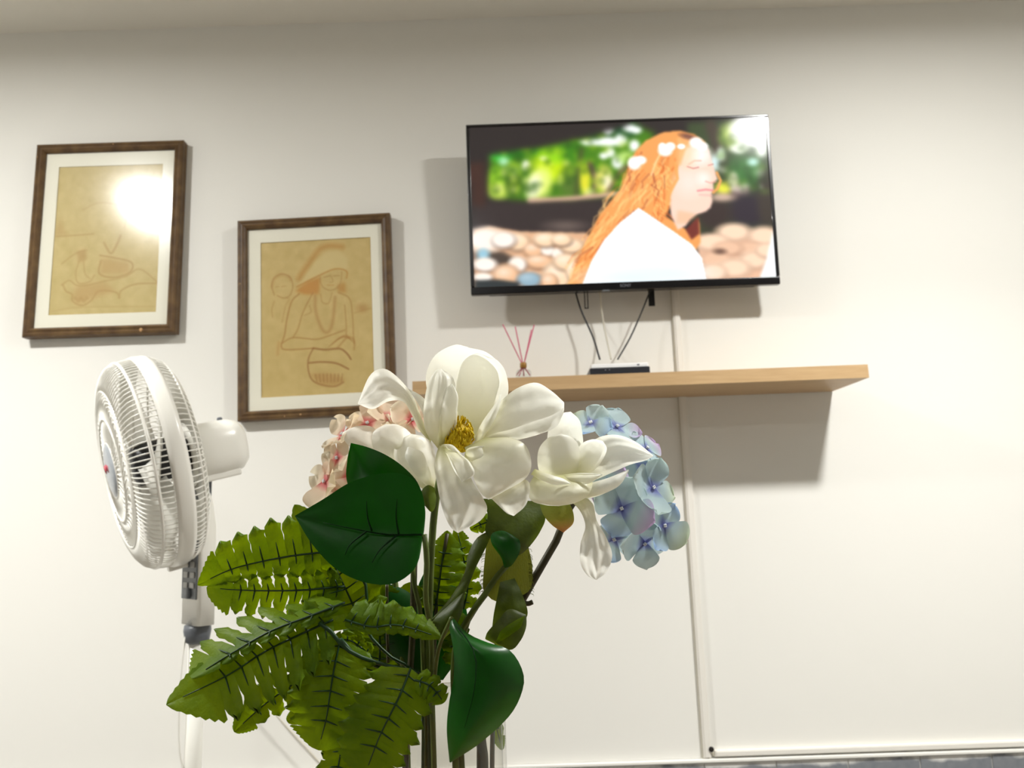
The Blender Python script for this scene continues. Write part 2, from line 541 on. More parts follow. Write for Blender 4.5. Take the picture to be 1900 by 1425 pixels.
# ------------------------------------------------------------------ canvas painting for flat print (screen, drawings)
class Canvas:
    def __init__(s, nu, nv, corners, bg):
        """corners: TL TR BR BL in drawing coordinates"""
        s.nu, s.nv = nu, nv
        u, v = np.meshgrid(np.linspace(0, 1, nu), np.linspace(0, 1, nv))
        c = [np.array(k, float) for k in corners]
        s.X = (c[0][0] * (1 - u) + c[1][0] * u) * (1 - v) + (c[3][0] * (1 - u) + c[2][0] * u) * v
        s.Y = (c[0][1] * (1 - u) + c[1][1] * u) * (1 - v) + (c[3][1] * (1 - u) + c[2][1] * u) * v
        s.img = np.ones((nv, nu, 3)) * np.array(bg)
        s.px = (c[1][0] - c[0][0]) / nu

    def blur(s, m_, sig):
        if sig <= 0:
            return m_
        sg = sig / s.px
        r = max(1, int(3 * sg))
        k = np.exp(-0.5 * (np.arange(-r, r + 1) / max(sg, 0.3)) ** 2)
        k /= k.sum()
        p = np.pad(m_, r, mode='edge')
        p = np.apply_along_axis(lambda a: np.convolve(a, k, 'valid'), 0, p)
        p = np.apply_along_axis(lambda a: np.convolve(a, k, 'valid'), 1, p)
        return p

    def put(s, m_, col, a=1.0):
        m_ = np.clip(m_ * a, 0, 1)[..., None]
        s.img = s.img * (1 - m_) + np.array(col, float) * m_

    def poly(s, pts, col, soft=3, a=1.0):
        x, y = s.X, s.Y
        ins = np.zeros(x.shape, bool)
        for (xa, ya), (xb, yb) in zip(pts, pts[1:] + pts[:1]):
            if ya == yb:
                continue
            c = ((ya > y) != (yb > y)) & (x < (xb - xa) * (y - ya) / (yb - ya) + xa)
            ins ^= c
        s.put(s.blur(ins.astype(float), soft), col, a)

    def ell(s, cx, cy, rx, ry, col, soft=0.25, a=1.0, rot=0.0):
        dx, dy = s.X - cx, s.Y - cy
        c, q = math.cos(math.radians(rot)), math.sin(math.radians(rot))
        d = np.sqrt(((dx * c + dy * q) / rx) ** 2 + ((-dx * q + dy * c) / ry) ** 2)
        s.put(np.clip((1 + soft - d) / (2 * soft), 0, 1), col, a)

    smooth = False

    def stroke(s, pts, wd, col, soft=1.5, a=1.0):
        if s.smooth and len(pts) > 2:
            pts = [tuple(q) for q in catmull(pts, 5 * len(pts))]
        d = np.full(s.X.shape, 1e9)
        for (xa, ya), (xb, yb) in zip(pts, pts[1:]):
            vx, vy = xb - xa, yb - ya
            t = np.clip(((s.X - xa) * vx + (s.Y - ya) * vy) / max(vx * vx + vy * vy, 1e-9), 0, 1)
            d = np.minimum(d, np.hypot(s.X - xa - t * vx, s.Y - ya - t * vy))
        s.put(np.clip((wd / 2 + soft - d) / (2 * soft), 0, 1), col, a)

    def linear(s):
        c = np.clip(s.img / 255.0, 0, 1)
        return np.where(c <= 0.04045, c / 12.92, ((c + 0.055) / 1.055) ** 2.4)

    def build(s, name, w_, h_, material, parent):
        """upright sheet w_ x h_ in local X and Z, facing -Y, centred"""
        xs = np.linspace(-w_ / 2, w_ / 2, s.nu)
        zs_ = np.linspace(h_ / 2, -h_ / 2, s.nv)
        gx, gz = np.meshgrid(xs, zs_)
        v = np.stack([gx, np.zeros_like(gx), gz], -1).reshape(-1, 3)
        idx = np.arange(s.nu * s.nv).reshape(s.nv, s.nu)
        f = np.stack([idx[:-1, :-1], idx[1:, :-1], idx[1:, 1:], idx[:-1, 1:]], -1).reshape(-1, 4)
        me = bpy.data.meshes.new(name)
        me.vertices.add(len(v))
        me.vertices.foreach_set('co', v.ravel())
        me.loops.add(f.size)
        me.loops.foreach_set('vertex_index', f.ravel())
        me.polygons.add(len(f))
        me.polygons.foreach_set('loop_start', np.arange(0, f.size, 4))
        me.update(calc_edges=True)
        c = np.concatenate([s.linear().reshape(-1, 3), np.ones((len(v), 1))], 1).astype(np.float32)
        at = me.color_attributes.new('tint', 'FLOAT_COLOR', 'POINT')
        at.data.foreach_set('color', c.ravel())
        me.materials.append(MATS[material])
        o = bpy.data.objects.new(name, me)
        COL.objects.link(o)
        o.parent = parent
        return o


def paint_screen():
    c = Canvas(440, 248, [(75, 115), (1560, 65), (1608, 872), (108, 930)], (46, 40, 40))
    r = random.Random(3)

    def haze(sig):
        for k in range(3):
            c.img[..., k] = c.blur(c.img[..., k], sig)
    # foliage behind, left part
    c.poly([(170, 245), (420, 205), (660, 150), (900, 95), (1010, 150), (930, 330), (800, 470), (560, 485), (350, 492), (175, 470)], (72, 128, 22), 14)
    c.ell(300, 245, 120, 28, (34, 118, 20), .5)
    c.ell(235, 265, 45, 26, (60, 190, 60), .6)
    c.ell(250, 290, 26, 22, (170, 230, 180), .6)
    c.ell(215, 390, 48, 60, (150, 205, 40), .5)
    c.ell(225, 440, 50, 40, (205, 226, 90), .5)
    c.ell(300, 400, 40, 70, (60, 92, 24), .5)
    c.ell(300, 330, 40, 30, (120, 160, 60), .6)
    c.ell(480, 320, 90, 75, (196, 228, 8), .35)
    c.ell(500, 260, 70, 40, (150, 214, 20), .5)
    c.ell(430, 400, 62, 85, (228, 242, 120), .35, rot=15)
    c.ell(400, 420, 35, 60, (250, 250, 215), .5, rot=15)
    c.ell(360, 312, 18, 27, (250, 252, 235), .5)
    c.ell(450, 275, 20, 12, (236, 246, 190), .5)
    c.ell(600, 240, 60, 60, (60, 130, 20), .5)
    c.ell(580, 400, 50, 80, (86, 118, 44), .5)
    c.stroke([(640, 230), (625, 330), (612, 475)], 24, (74, 86, 40), 10)
    c.ell(658, 385, 26, 78, (226, 222, 50), .3)
    c.stroke([(680, 300), (705, 370), (705, 455)], 26, (92, 72, 62), 6)
    c.ell(750, 385, 44, 70, (232, 226, 110), .35)
    c.ell(770, 395, 24, 40, (252, 244, 200), .5)
    c.stroke([(900, 290), (830, 350), (770, 450)], 20, (120, 96, 70), 7)
    c.ell(745, 130, 95, 45, (30, 66, 40), .5)
    c.ell(860, 130, 70, 40, (36, 84, 50), .5)
    for x, y, a, b in ((772, 130, 28, 22), (690, 192, 55, 18), (770, 190, 62, 24), (835, 182, 32, 32), (782, 245, 24, 24), (750, 262, 22, 18), (880, 120, 34, 20), (915, 130, 26, 18), (905, 210, 26, 30), (820, 296, 28, 32)):
        c.ell(x, y, a, b, (250, 254, 252), .35)
    c.ell(860, 270, 40, 30, (190, 226, 120), .5)
    for _ in range(120):
        x = r.uniform(190, 900)
        y = r.uniform(235 - (x - 190) * .16, 470)
        k = r.random()
        c.ell(x, y, r.uniform(8, 24), r.uniform(8, 24), (40, 84, 14) if k < .5 else (150, 190, 30) if k < .85 else (236, 240, 150), .7, .45)
    c.poly([(70, 110), (900, 80), (860, 110), (640, 170), (420, 215), (170, 255), (160, 520), (90, 520)], (44, 38, 38), 12)
    # stone ledge and dark bench
    c.stroke([(380, 492), (600, 480), (860, 452)], 22, (214, 172, 150), 7)
    c.poly([(95, 502), (400, 506), (780, 490), (740, 560), (680, 660), (110, 650)], (56, 47, 47), 8)
    c.ell(560, 620, 90, 24, (104, 90, 84), .7)
    c.poly([(80, 300), (150, 290), (160, 520), (95, 520)], (66, 42, 36), 12)
    # right part behind the face
    c.poly([(1170, 95), (1562, 66), (1602, 650), (1200, 660)], (62, 76, 48), 8)
    c.stroke([(1290, 110), (1330, 240), (1360, 330), (1420, 470)], 60, (72, 62, 52), 12)
    c.ell(1400, 160, 60, 60, (206, 228, 110), .5)
    c.ell(1470, 340, 100, 80, (60, 118, 52), .5)
    c.ell(1500, 135, 115, 82, (255, 255, 252), .25)  # white corner: overexposed picture with the lamp's reflection painted in
    c.ell(1430, 222, 42, 30, (252, 255, 245), .3)
    c.ell(1545, 230, 30, 40, (250, 255, 250), .4)
    c.ell(1500, 295, 28, 20, (196, 238, 226), .5)
    c.ell(1340, 255, 22, 34, (236, 252, 240), .4)
    c.ell(1305, 300, 24, 40, (214, 240, 240), .4)
    c.ell(1350, 430, 40, 34, (234, 232, 70), .4)
    c.ell(1400, 390, 24, 40, (250, 238, 214), .4)
    c.ell(1440, 440, 44, 26, (214, 180, 168), .5)
    c.ell(1480, 540, 130, 90, (52, 44, 54), .4)
    c.ell(1570, 480, 50, 170, (66, 58, 52), .4)
    c.ell(1300, 560, 90, 90, (60, 48, 46), .4)
    c.ell(1345, 475, 60, 20, (210, 180, 160), .5)
    for _ in range(70):
        x, y = r.uniform(1330, 1590), r.uniform(110, 450)
        k = r.random()
        c.ell(x, y, r.uniform(8, 24), r.uniform(8, 22), (40, 66, 30) if k < .55 else (110, 150, 60) if k < .85 else (236, 244, 220), .7, .4)
    haze(7)
    c.ell(1510, 130, 105, 70, (255, 255, 252), .3)  # same corner with its painted lamp reflection, laid again over the blur
    # pebble banks
    c.poly([(100, 640), (180, 622), (330, 648), (660, 655), (720, 700), (640, 925), (108, 932)], (226, 178, 140), 5)
    c.poly([(110, 745), (250, 750), (330, 800), (220, 830), (110, 800)], (78, 66, 58), 10)
    c.ell(160, 690, 90, 60, (255, 244, 232), .35)
    c.ell(150, 765, 30, 30, (150, 196, 214), .5)
    for x, y, a, b, k in ((320, 700, 60, 42, 1), (400, 740, 50, 36, 0), (470, 742, 32, 30, 2), (520, 760, 30, 26, 2), (250, 690, 60, 40, 2), (590, 720, 60, 34, 1), (460, 690, 60, 34, 1), (540, 690, 50, 30, 1),
                          (430, 800, 70, 34, 0), (320, 815, 44, 38, 2), (160, 815, 58, 34, 2), (265, 870, 66, 54, 0), (520, 870, 70, 70, 1), (560, 800, 60, 40, 1), (150, 880, 46, 22, 2), (380, 890, 60, 36, 3), (480, 900, 40, 40, 0), (600, 840, 40, 50, 1)):
        c.ell(x + 4, y + 8, a * 1.04, b * 1.06, (104, 76, 62), .25, .8)
        c.ell(x, y, a, b, [(240, 190, 148), (252, 218, 180), (255, 246, 236), (146, 176, 192)][k], .3)
        c.ell(x - a * .2, y - b * .3, a * .5, b * .4, (255, 244, 228) if k < 3 else (190, 210, 220), .9, .6)
    c.poly([(108, 895), (220, 890), (330, 905), (330, 930), (108, 934)], (50, 56, 58), 6)
    c.poly([(1210, 672), (1330, 665), (1600, 640), (1608, 880), (1240, 892)], (236, 190, 158), 6)
    for x, y, a, b, k in ((1400, 650, 84, 42, 1), (1550, 668, 76, 44, 1), (1290, 700, 90, 40, 1), (1480, 735, 80, 36, 0), (1370, 730, 70, 34, 0), (1500, 790, 70, 40, 1), (1310, 790, 80, 46, 0), (1400, 830, 80, 44, 1), (1560, 740, 50, 34, 1), (1300, 850, 60, 40, 1)):
        c.ell(x + 2, y + 6, a * 1.03, b * 1.05, (150, 108, 88), .3, .6)
        c.ell(x, y, a, b, [(240, 196, 164), (252, 220, 190)][k], .35)
    c.ell(1330, 748, 30, 14, (120, 90, 76), .6)
    c.poly([(1596, 640), (1612, 880), (1526, 882), (1560, 790)], (252, 254, 255), 4)
    haze(5)
    # woman seen from the side: hair
    H = (244, 164, 92)
    c.poly([(868, 340), (905, 245), (960, 185), (1045, 142), (1130, 132), (1205, 152), (1260, 190), (1230, 300), (1120, 420), (1085, 520), (1060, 570), (1180, 650), (1225, 580), (1235, 700), (1205, 750), (1100, 660), (980, 570), (905, 545), (800, 670), (720, 800), (660, 925), (570, 925), (610, 810), (680, 660), (730, 560), (830, 440)], H, 5)
    c.poly([(1160, 640), (1225, 570), (1228, 660), (1190, 690)], (120, 52, 44), 5)
    for _ in range(150):
        t = r.random()
        x = 960 + r.uniform(-60, 170) - t * 330 + (r.uniform(-20, 50))
        y = 230 + t * 600 + r.uniform(-50, 50)
        k = r.random()
        col = (255, 206, 132) if k < .5 else (226, 122, 58) if k < .85 else (176, 84, 56)
        dx = -18 - 30 * t
        c.stroke([(x, y), (x + dx + r.uniform(-18, 18), y + 36), (x + 1.6 * dx + r.uniform(-16, 16), y + 74)], r.uniform(6, 13), col, 5, .42)
    for _ in range(34):
        x, y = r.uniform(985, 1090), r.uniform(300, 560)
        k = r.random()
        c.stroke([(x, y), (x + r.uniform(-20, 40), y + 28), (x + r.uniform(-10, 44), y + 62)], r.uniform(6, 12), (255, 200, 120) if k < .5 else (222, 112, 54) if k < .88 else (160, 72, 50), 4, .5)
    c.stroke([(1040, 240), (1010, 300), (990, 360)], 8, (255, 214, 160), 4, .7)
    c.ell(1175, 165, 40, 14, (92, 52, 54), .6, .8, rot=15)
    # face and neck
    Fc = (253, 216, 196)
    c.poly([(1085, 560), (1085, 470), (1110, 400), (1130, 300), (1160, 235), (1220, 195), (1280, 228), (1292, 290), (1312, 350), (1322, 384), (1298, 402), (1302, 436), (1290, 462), (1294, 500), (1284, 528), (1260, 548), (1215, 562), (1180, 585), (1160, 620), (1120, 640)], Fc, 5)
    c.ell(1225, 260, 60, 45, (255, 246, 240), .6)
    c.ell(1180, 400, 60, 60, (255, 228, 214), .7)
    c.ell(1250, 380, 30, 30, (255, 240, 230), .7)
    c.poly([(1120, 540), (1215, 560), (1165, 610), (1110, 610)], (246, 190, 150), 8, .7)
    c.stroke([(1178, 306), (1206, 288), (1238, 288)], 7, (226, 174, 152), 4, .8)
    c.stroke([(1170, 318), (1200, 328), (1226, 322)], 6, (196, 124, 120), 3, .9)
    c.stroke([(1276, 312), (1300, 306)], 6, (206, 140, 130), 3, .8)
    c.stroke([(1262, 394), (1285, 402), (1312, 396)], 6, (232, 160, 146), 4, .8)
    c.stroke([(1222, 442), (1262, 436), (1298, 440)], 10, (232, 140, 146), 4, .85)
    c.stroke([(1230, 462), (1290, 466)], 9, (244, 180, 172), 5, .6)
    c.stroke([(1318, 350), (1336, 390), (1322, 430), (1300, 450)], 14, (246, 170, 96), 4, .85)
    c.stroke([(1110, 300), (1120, 380), (1075, 460), (1060, 540)], 16, (246, 172, 96), 5, .9)
    c.ell(1170, 250, 40, 60, (255, 214, 168), .7, .6)
    c.stroke([(1130, 180), (1150, 230), (1130, 300)], 22, (248, 186, 120), 8, .7)
    # flower wreath
    for x, y, a, b in ((905, 300, 34, 34), (935, 285, 30, 22), (1060, 235, 36, 30), (1085, 215, 26, 22), (1045, 215, 20, 20), (1215, 195, 34, 28), (1245, 215, 30, 24), (1140, 215, 20, 14)):
        c.ell(x, y, a, b, (255, 250, 246), .25)
    # white dress
    c.poly([(640, 925), (688, 800), (750, 695), (830, 605), (925, 528), (985, 568), (1100, 648), (1190, 712), (1240, 780), (1262, 892), (1000, 915)], (255, 255, 255), 3)
    c.ell(900, 880, 200, 46, (226, 242, 250), .8, .8)
    c.ell(1080, 860, 160, 40, (232, 246, 252), .8, .8)
    return c


# ------------------------------------------------------------------ television
def television():
    ys, tilt = 2.183, math.radians(3.6)
    a, b, c_, d = P(864, 230, 2.165), P(1427, 212, 2.165), P(1447, 526, 2.20), P(874, 549, 2.20)
    ctr = (a + b + c_ + d) / 4
    W_ = ((b - a).length + (c_ - d).length) / 2
    H_ = ((a - d).length + (b - c_).length) / 2
    roll = math.atan2((b - a).z + (c_ - d).z, (b - a).x + (c_ - d).x)
    t = thing('television', ctr, 'black flat television on the white wall showing a red-haired woman', 'television')
    t.rotation_euler = (tilt, -roll, 0)
    M_ = 0.0
    bz, bot, top = 0.011, 0.024, 0.009
    # bezel bars around the panel
    sx = W_ / 2
    sz = H_ / 2
    boxo('bezel', -sx, sx, 0.0, 0.018, sz - top, sz, 'tv_black', t, bevel=0.0025)
    boxo('bezel', -sx, sx, 0.0, 0.022, -sz, -sz + bot, 'tv_black', t, bevel=0.003)
    boxo('bezel', -sx, -sx + bz, 0.0, 0.018, -sz + bot + .0004, sz - top - .0004, 'tv_black', t, bevel=0.0025)
    boxo('bezel', sx - bz, sx, 0.0, 0.018, -sz + bot + .0004, sz - top - .0004, 'tv_black', t, bevel=0.0025)
    cv = paint_screen()
    sw, sh = 2 * sx - 2 * bz, 2 * sz - bot - top
    o = cv.build('screen', sw, sh, 'screen_print', t)
    o['label'] = 'lit screen picturing a woman with red hair and a flower wreath'
    o.location = (0, 0.003, (bot - top) / 2)
    boxo('back_cover', -sx + 0.006, sx - 0.006, 0.0225, 0.030, -sz + 0.004, sz - 0.004, 'tv_back', t, bevel=0.003)
    boxo('back_housing', -sx + 0.05, sx - 0.06, 0.0305, 0.052, -sz + 0.004, sz - 0.20, 'tv_back', t, bevel=0.006)
    for i, (px, wd) in enumerate(((1089, 0.004), (1212, 0.009))):
        x = P(px, 555, 2.23).x - ctr.x
        g = MB()
        if i == 0:
            for q in (-0.0045, 0.0045):
                g.box(x + q - 0.0014, x + q + 0.0014, 0.058, 0.062, -sz - 0.038, sz - 0.1)
            g.box(x - 0.0059, x + 0.0059, 0.0582, 0.0618, -sz - 0.041, -sz - 0.0381)
        else:
            g.box(x - wd, x + wd, 0.056, 0.064, -sz - 0.040, sz - 0.1)
        g.build('mount_rail', 'tv_back', t, smooth=False)
    boxo('wall_plate', -0.14, 0.14, 0.066, 0.082, -0.06, 0.06, 'tv_back', t, bevel=0.002)
    # maker's name and receiver bump on the lower bezel
    x = P(1160, 531, 2.2).x - ctr.x
    cu = bpy.data.curves.new('maker_name', 'FONT')
    cu.body = 'SONY'
    cu.size = 0.0125
    cu.extrude = 0.0003
    cu.align_x = 'CENTER'
    to = bpy.data.objects.new('maker_name', cu)
    COL.objects.link(to)
    dg = bpy.context.evaluated_depsgraph_get()
    me = bpy.data.meshes.new_from_object(to.evaluated_get(dg))
    bpy.data.objects.remove(to)
    me.materials.clear()
    me.materials.append(MATS['tv_logo'])
    lo = bpy.data.objects.new('lettering', me)
    COL.objects.link(lo)
    lo.parent = t
    lo.location = (x, -0.0005, -sz + 0.0085)
    lo.rotation_euler = (math.pi / 2, 0, 0)
    xr = P(1124, 543, 2.2).x - ctr.x
    boxo('receiver_window', xr - 0.010, xr + 0.010, -0.0012, 0.008, -sz - 0.0025, -sz + 0.0015, 'fan_panel', t, bevel=0.001)
    return t


television()


def cable(name, label, pts, rad, material, parent=None):
    q = catmull([Vector(p) for p in pts], 28)
    loc = q[-1] if parent is None else None
    if parent is None:
        o = MB().tube(q, rad, 8).build(name, material, None, offset=loc)
        o.location = loc
        return tag(o, label, 'cable')
    return MB().tube(q, rad, 8).build(name, material, parent, offset=parent.location)


def catmull(pts, n_):
    """resample a smooth curve through pts (Vectors of any size) evenly by length"""
    pts = [np.array(p, float) for p in pts]
    if len(pts) == 2:
        return [Vector(pts[0] * (1 - t) + pts[1] * t) for t in np.linspace(0, 1, n_)]
    ext = [2 * pts[0] - pts[1]] + pts + [2 * pts[-1] - pts[-2]]
    dense = []
    for i in range(1, len(ext) - 2):
        p0, p1, p2, p3 = ext[i - 1:i + 3]
        for t in np.linspace(0, 1, 16, endpoint=False):
            dense.append(0.5 * (2 * p1 + (p2 - p0) * t + (2 * p0 - 5 * p1 + 4 * p2 - p3) * t * t + (3 * p1 - p0 - 3 * p2 + p3) * t ** 3))
    dense.append(pts[-1])
    dense = np.array(dense)
    L = np.concatenate([[0], np.cumsum(np.linalg.norm(np.diff(dense, axis=0), axis=1))])
    s_ = np.linspace(0, L[-1], n_)
    return [Vector([np.interp(q, L, dense[:, k]) for k in range(dense.shape[1])]) for q in s_]


cable('television_cable', 'black cable hanging from the left of the television to the box on the shelf', [P(1066, 535, 2.24), P(1078, 575, 2.25), P(1100, 625, 2.24), P(1113, 667, 2.215)], 0.0028, 'cable_black')
cable('television_cable', 'pale cable between the two black television cables', [P(1112, 535, 2.24), P(1117, 580, 2.26), P(1124, 620, 2.26), P(1134, 667, 2.215)], 0.0026, 'cable_white')
cable('television_cable', 'black cable slanting from the right of the television to the box on the shelf', [P(1208, 535, 2.24), P(1190, 580, 2.25), P(1170, 625, 2.24), P(1146, 667, 2.215)], 0.0024, 'cable_black')

# ------------------------------------------------------------------ wall shelf and what stands on it
YF = 2.055
sl = P(765, 709, YF)
sr = P(1610, 676, YF)
sa = math.atan2(sr.z - sl.z, sr.x - sl.x) * 0.75
th = 0.0365
xr_ = sr.x
xl_ = sl.x
zc_ = sr.z
sh = thing('wall_shelf', (xr_, YW, zc_), 'pale wood floating shelf on the wall under the television', 'shelf')
sh.rotation_euler = (0, -sa, 0)
boxo('board', xl_ - xr_, 0, -(YW - YF) + 0.0012, -0.0005, -th, 0, 'shelf_wood', sh, bevel=0.001)
boxo('edge_band', xl_ - xr_, 0, -(YW - YF), -(YW - YF) + 0.0011, -th, 0, 'shelf_wood', sh)


def on_shelf(x):
    return zc_ + (x - xr_) * math.tan(sa) + 0.0004


# set-top box and white router
xa, xb = P(1095, 690, 2.10).x, P(1207, 690, 2.10).x
xm = (xa + xb) / 2
h1 = 0.0265
st = thing('set_top_box', (xm, 2.16, on_shelf(xm)), 'flat black box on the shelf under the white router', 'set-top box')
st.rotation_euler = (0, -sa, 0)
hw = (xb - xa) / 2
boxo('body', -hw, hw, -0.055, 0.055, 0.002, h1, 'device_black', st, bevel=0.002)
for i in range(4):
    boxo('foot', -hw + 0.006 + (i % 2) * (2 * hw - 0.024), -hw + 0.018 + (i % 2) * (2 * hw - 0.024), -0.048 + (i // 2) * 0.08, -0.036 + (i // 2) * 0.08, 0, 0.0021, 'cable_black', st)
for i in range(2):
    boxo('indicator', -hw + 0.042 + i * 0.011, -hw + 0.045 + i * 0.011, -0.0556, -0.0549, 0.019, 0.022, 'device_grey', st)
ro = thing('router', (xm, 2.165, on_shelf(xm) + h1 + 0.0003), 'slim white router lying on the flat black box', 'router')
ro.rotation_euler = (0, -sa, 0)
boxo('body', -hw + 0.004, hw - 0.002, -0.052, 0.05, 0, 0.0125, 'device_white', ro, bevel=0.003)
boxo('button', hw - 0.034, hw - 0.027, -0.0532, -0.0519, 0.0045, 0.0085, 'device_grey', ro, bevel=0.0008)

# reed diffuser
cp = P(971, 678, 2.15)
zsf = on_shelf(cp.x)
rd = thing('reed_diffuser', (cp.x, 2.15, zsf), 'clear glass reed diffuser with pink reeds on the shelf', 'diffuser')
hc = cp.z - zsf
MB().lathe([(0.001, 0.0), (0.0, 0.020), (0.003, 0.022), (hc * .62, 0.022), (hc * .72, 0.018), (hc * .78, 0.008), (hc + 0.006, 0.0075), (hc + 0.006, 0.006), (hc * .78, 0.0062), (hc * .70, 0.0165), (hc * .6, 0.0205), (0.004, 0.0205), (0.003, 0.0)], 32).build('bottle', 'bottle_glass', rd)
MB().lathe([(hc - 0.008, 0.0082), (hc - 0.006, 0.0095), (hc + 0.006, 0.0095), (hc + 0.008, 0.0078), (hc + 0.008, 0.0062)], 24).build('collar', 'collar_brown', rd)
for (tx_, ty_), (bx_, by_) in (((933, 602), (984, 697)), ((956, 606), (972, 698)), ((991, 603), (958, 697)), ((986, 612), (963, 698))):
    dy = 0.004 if tx_ == 986 else -0.002
    top_ = P(tx_, ty_, 2.15 + 4 * dy) - rd.location
    lo_ = P(bx_, by_, 2.15 - 2 * dy) - rd.location
    lo_.z = max(lo_.z, 0.005)
    MB().tube([lo_, Vector((0.001 * (tx_ - 970) / 20, dy, hc)), top_], 0.0017, 6).build('reed', 'reed_pink', rd)


# ------------------------------------------------------------------ framed drawings
def framed(corners, inner, paper, cv, label, ydepth=2.272, chips=(), lean=0.6):
    q = [P(x, y, ydepth) for x, y in corners]
    ctr = sum(q, Vector()) / 4
    W_ = ((q[1] - q[0]).length + (q[2] - q[3]).length) / 2
    H_ = ((q[0] - q[3]).length + (q[1] - q[2]).length) / 2
    rot = (math.atan2((q[1] - q[0]).z, (q[1] - q[0]).x) + math.atan2(-(q[0] - q[3]).x, (q[0] - q[3]).z)) / 2
    t = thing('framed_drawing', ctr, label, 'picture', 'framed drawings on the wall')
    t.rotation_euler = (math.radians(lean), -rot, 0)

    def ext(pts):
        p = [P(x, y, ydepth) for x, y in pts]
        return ((p[1] - p[0]).length + (p[2] - p[3]).length) / 2, ((p[0] - p[3]).length + (p[1] - p[2]).length) / 2, sum(p, Vector()) / 4 - ctr
    iw, ih, io = ext(inner)
    pw, ph, po = ext(paper)
    fw = (W_ - iw) / 4 + (H_ - ih) / 4
    # moulding profile: across (0 outer .. 1 inner), depth (-y towards the room)
    prof = [(0.0, 0.024), (0.0, -0.004), (0.08, -0.008), (0.30, -0.010), (0.42, -0.007), (0.52, -0.0075), (0.72, -0.011), (0.9, -0.007), (1.0, -0.002), (1.0, 0.012)]
    cs = [(-W_ / 2, H_ / 2), (W_ / 2, H_ / 2), (W_ / 2, -H_ / 2), (-W_ / 2, -H_ / 2)]
    for i in range(4):
        a, b = cs[i], cs[(i + 1) % 4]
        vs, fs = [], []
        for (x, z) in (a, b):
            ix, iz = -math.copysign(fw, x), -math.copysign(fw, z)
            for u, dep in prof:
                vs.append((x + ix * u * .999, dep, z + iz * u * .999))
        k = len(prof)
        for j in range(k):
            j2 = (j + 1) % k
            fs.append((j, j2, k + j2, k + j))
        fs += [tuple(range(k - 1, -1, -1)), tuple(range(k, 2 * k))]
        MB().add(vs, fs).build('frame_rail', 'frame_wood', t, smooth=False)
    for (cx, cz, s_) in chips:
        g = MB().sphere((cx * W_ / 2, -0.0085, cz * H_ / 2), s_, 8, 5, (1.0, .45, 1.0))
        g.build('chip', 'frame_chip', t)
    # mat board as four strips round the drawing window
    a, b = W_ / 2 - fw - .0005, H_ / 2 - fw - .0005
    l_, r_, u_, d_ = po.x - pw / 2, po.x + pw / 2, po.z + ph / 2, po.z - ph / 2
    g = MB()
    g.box(-a, a, 0.004, 0.006, u_, b).box(-a, a, 0.004, 0.006, -b, d_).box(-a, l_, 0.004, 0.006, d_, u_).box(r_, a, 0.004, 0.006, d_, u_)
    g.build('mat_board', 'mat_board', t, smooth=False)
    o = cv.build('drawing', pw + 0.004, ph + 0.004, 'drawing_print', t)
    o.location = (po.x, 0.0068, po.z)
    boxo('glass', -a, a, 0.0012, 0.0028, -b, b, 'picture_glass', t)
    boxo('backing_board', -W_ / 2 + 0.006, W_ / 2 - 0.006, 0.0125, 0.018, -H_ / 2 + 0.006, H_ / 2 - 0.006, 'frame_wood', t)
    return t


def z2p(pts, x0, y0, s_):
    return [(x0 + x / s_, y0 + y / s_) for x, y in pts]


TAN = (205, 180, 122)
INK = (176, 130, 74)


def paper_grain(c, seed):
    r = np.random.default_rng(seed)
    nz = c.blur(r.normal(0, 1, c.X.shape), 14 * c.px / c.px)
    c.img += nz[..., None] * np.array([26, 26, 30])
    c.img += r.normal(0, 2.0, c.X.shape)[..., None]


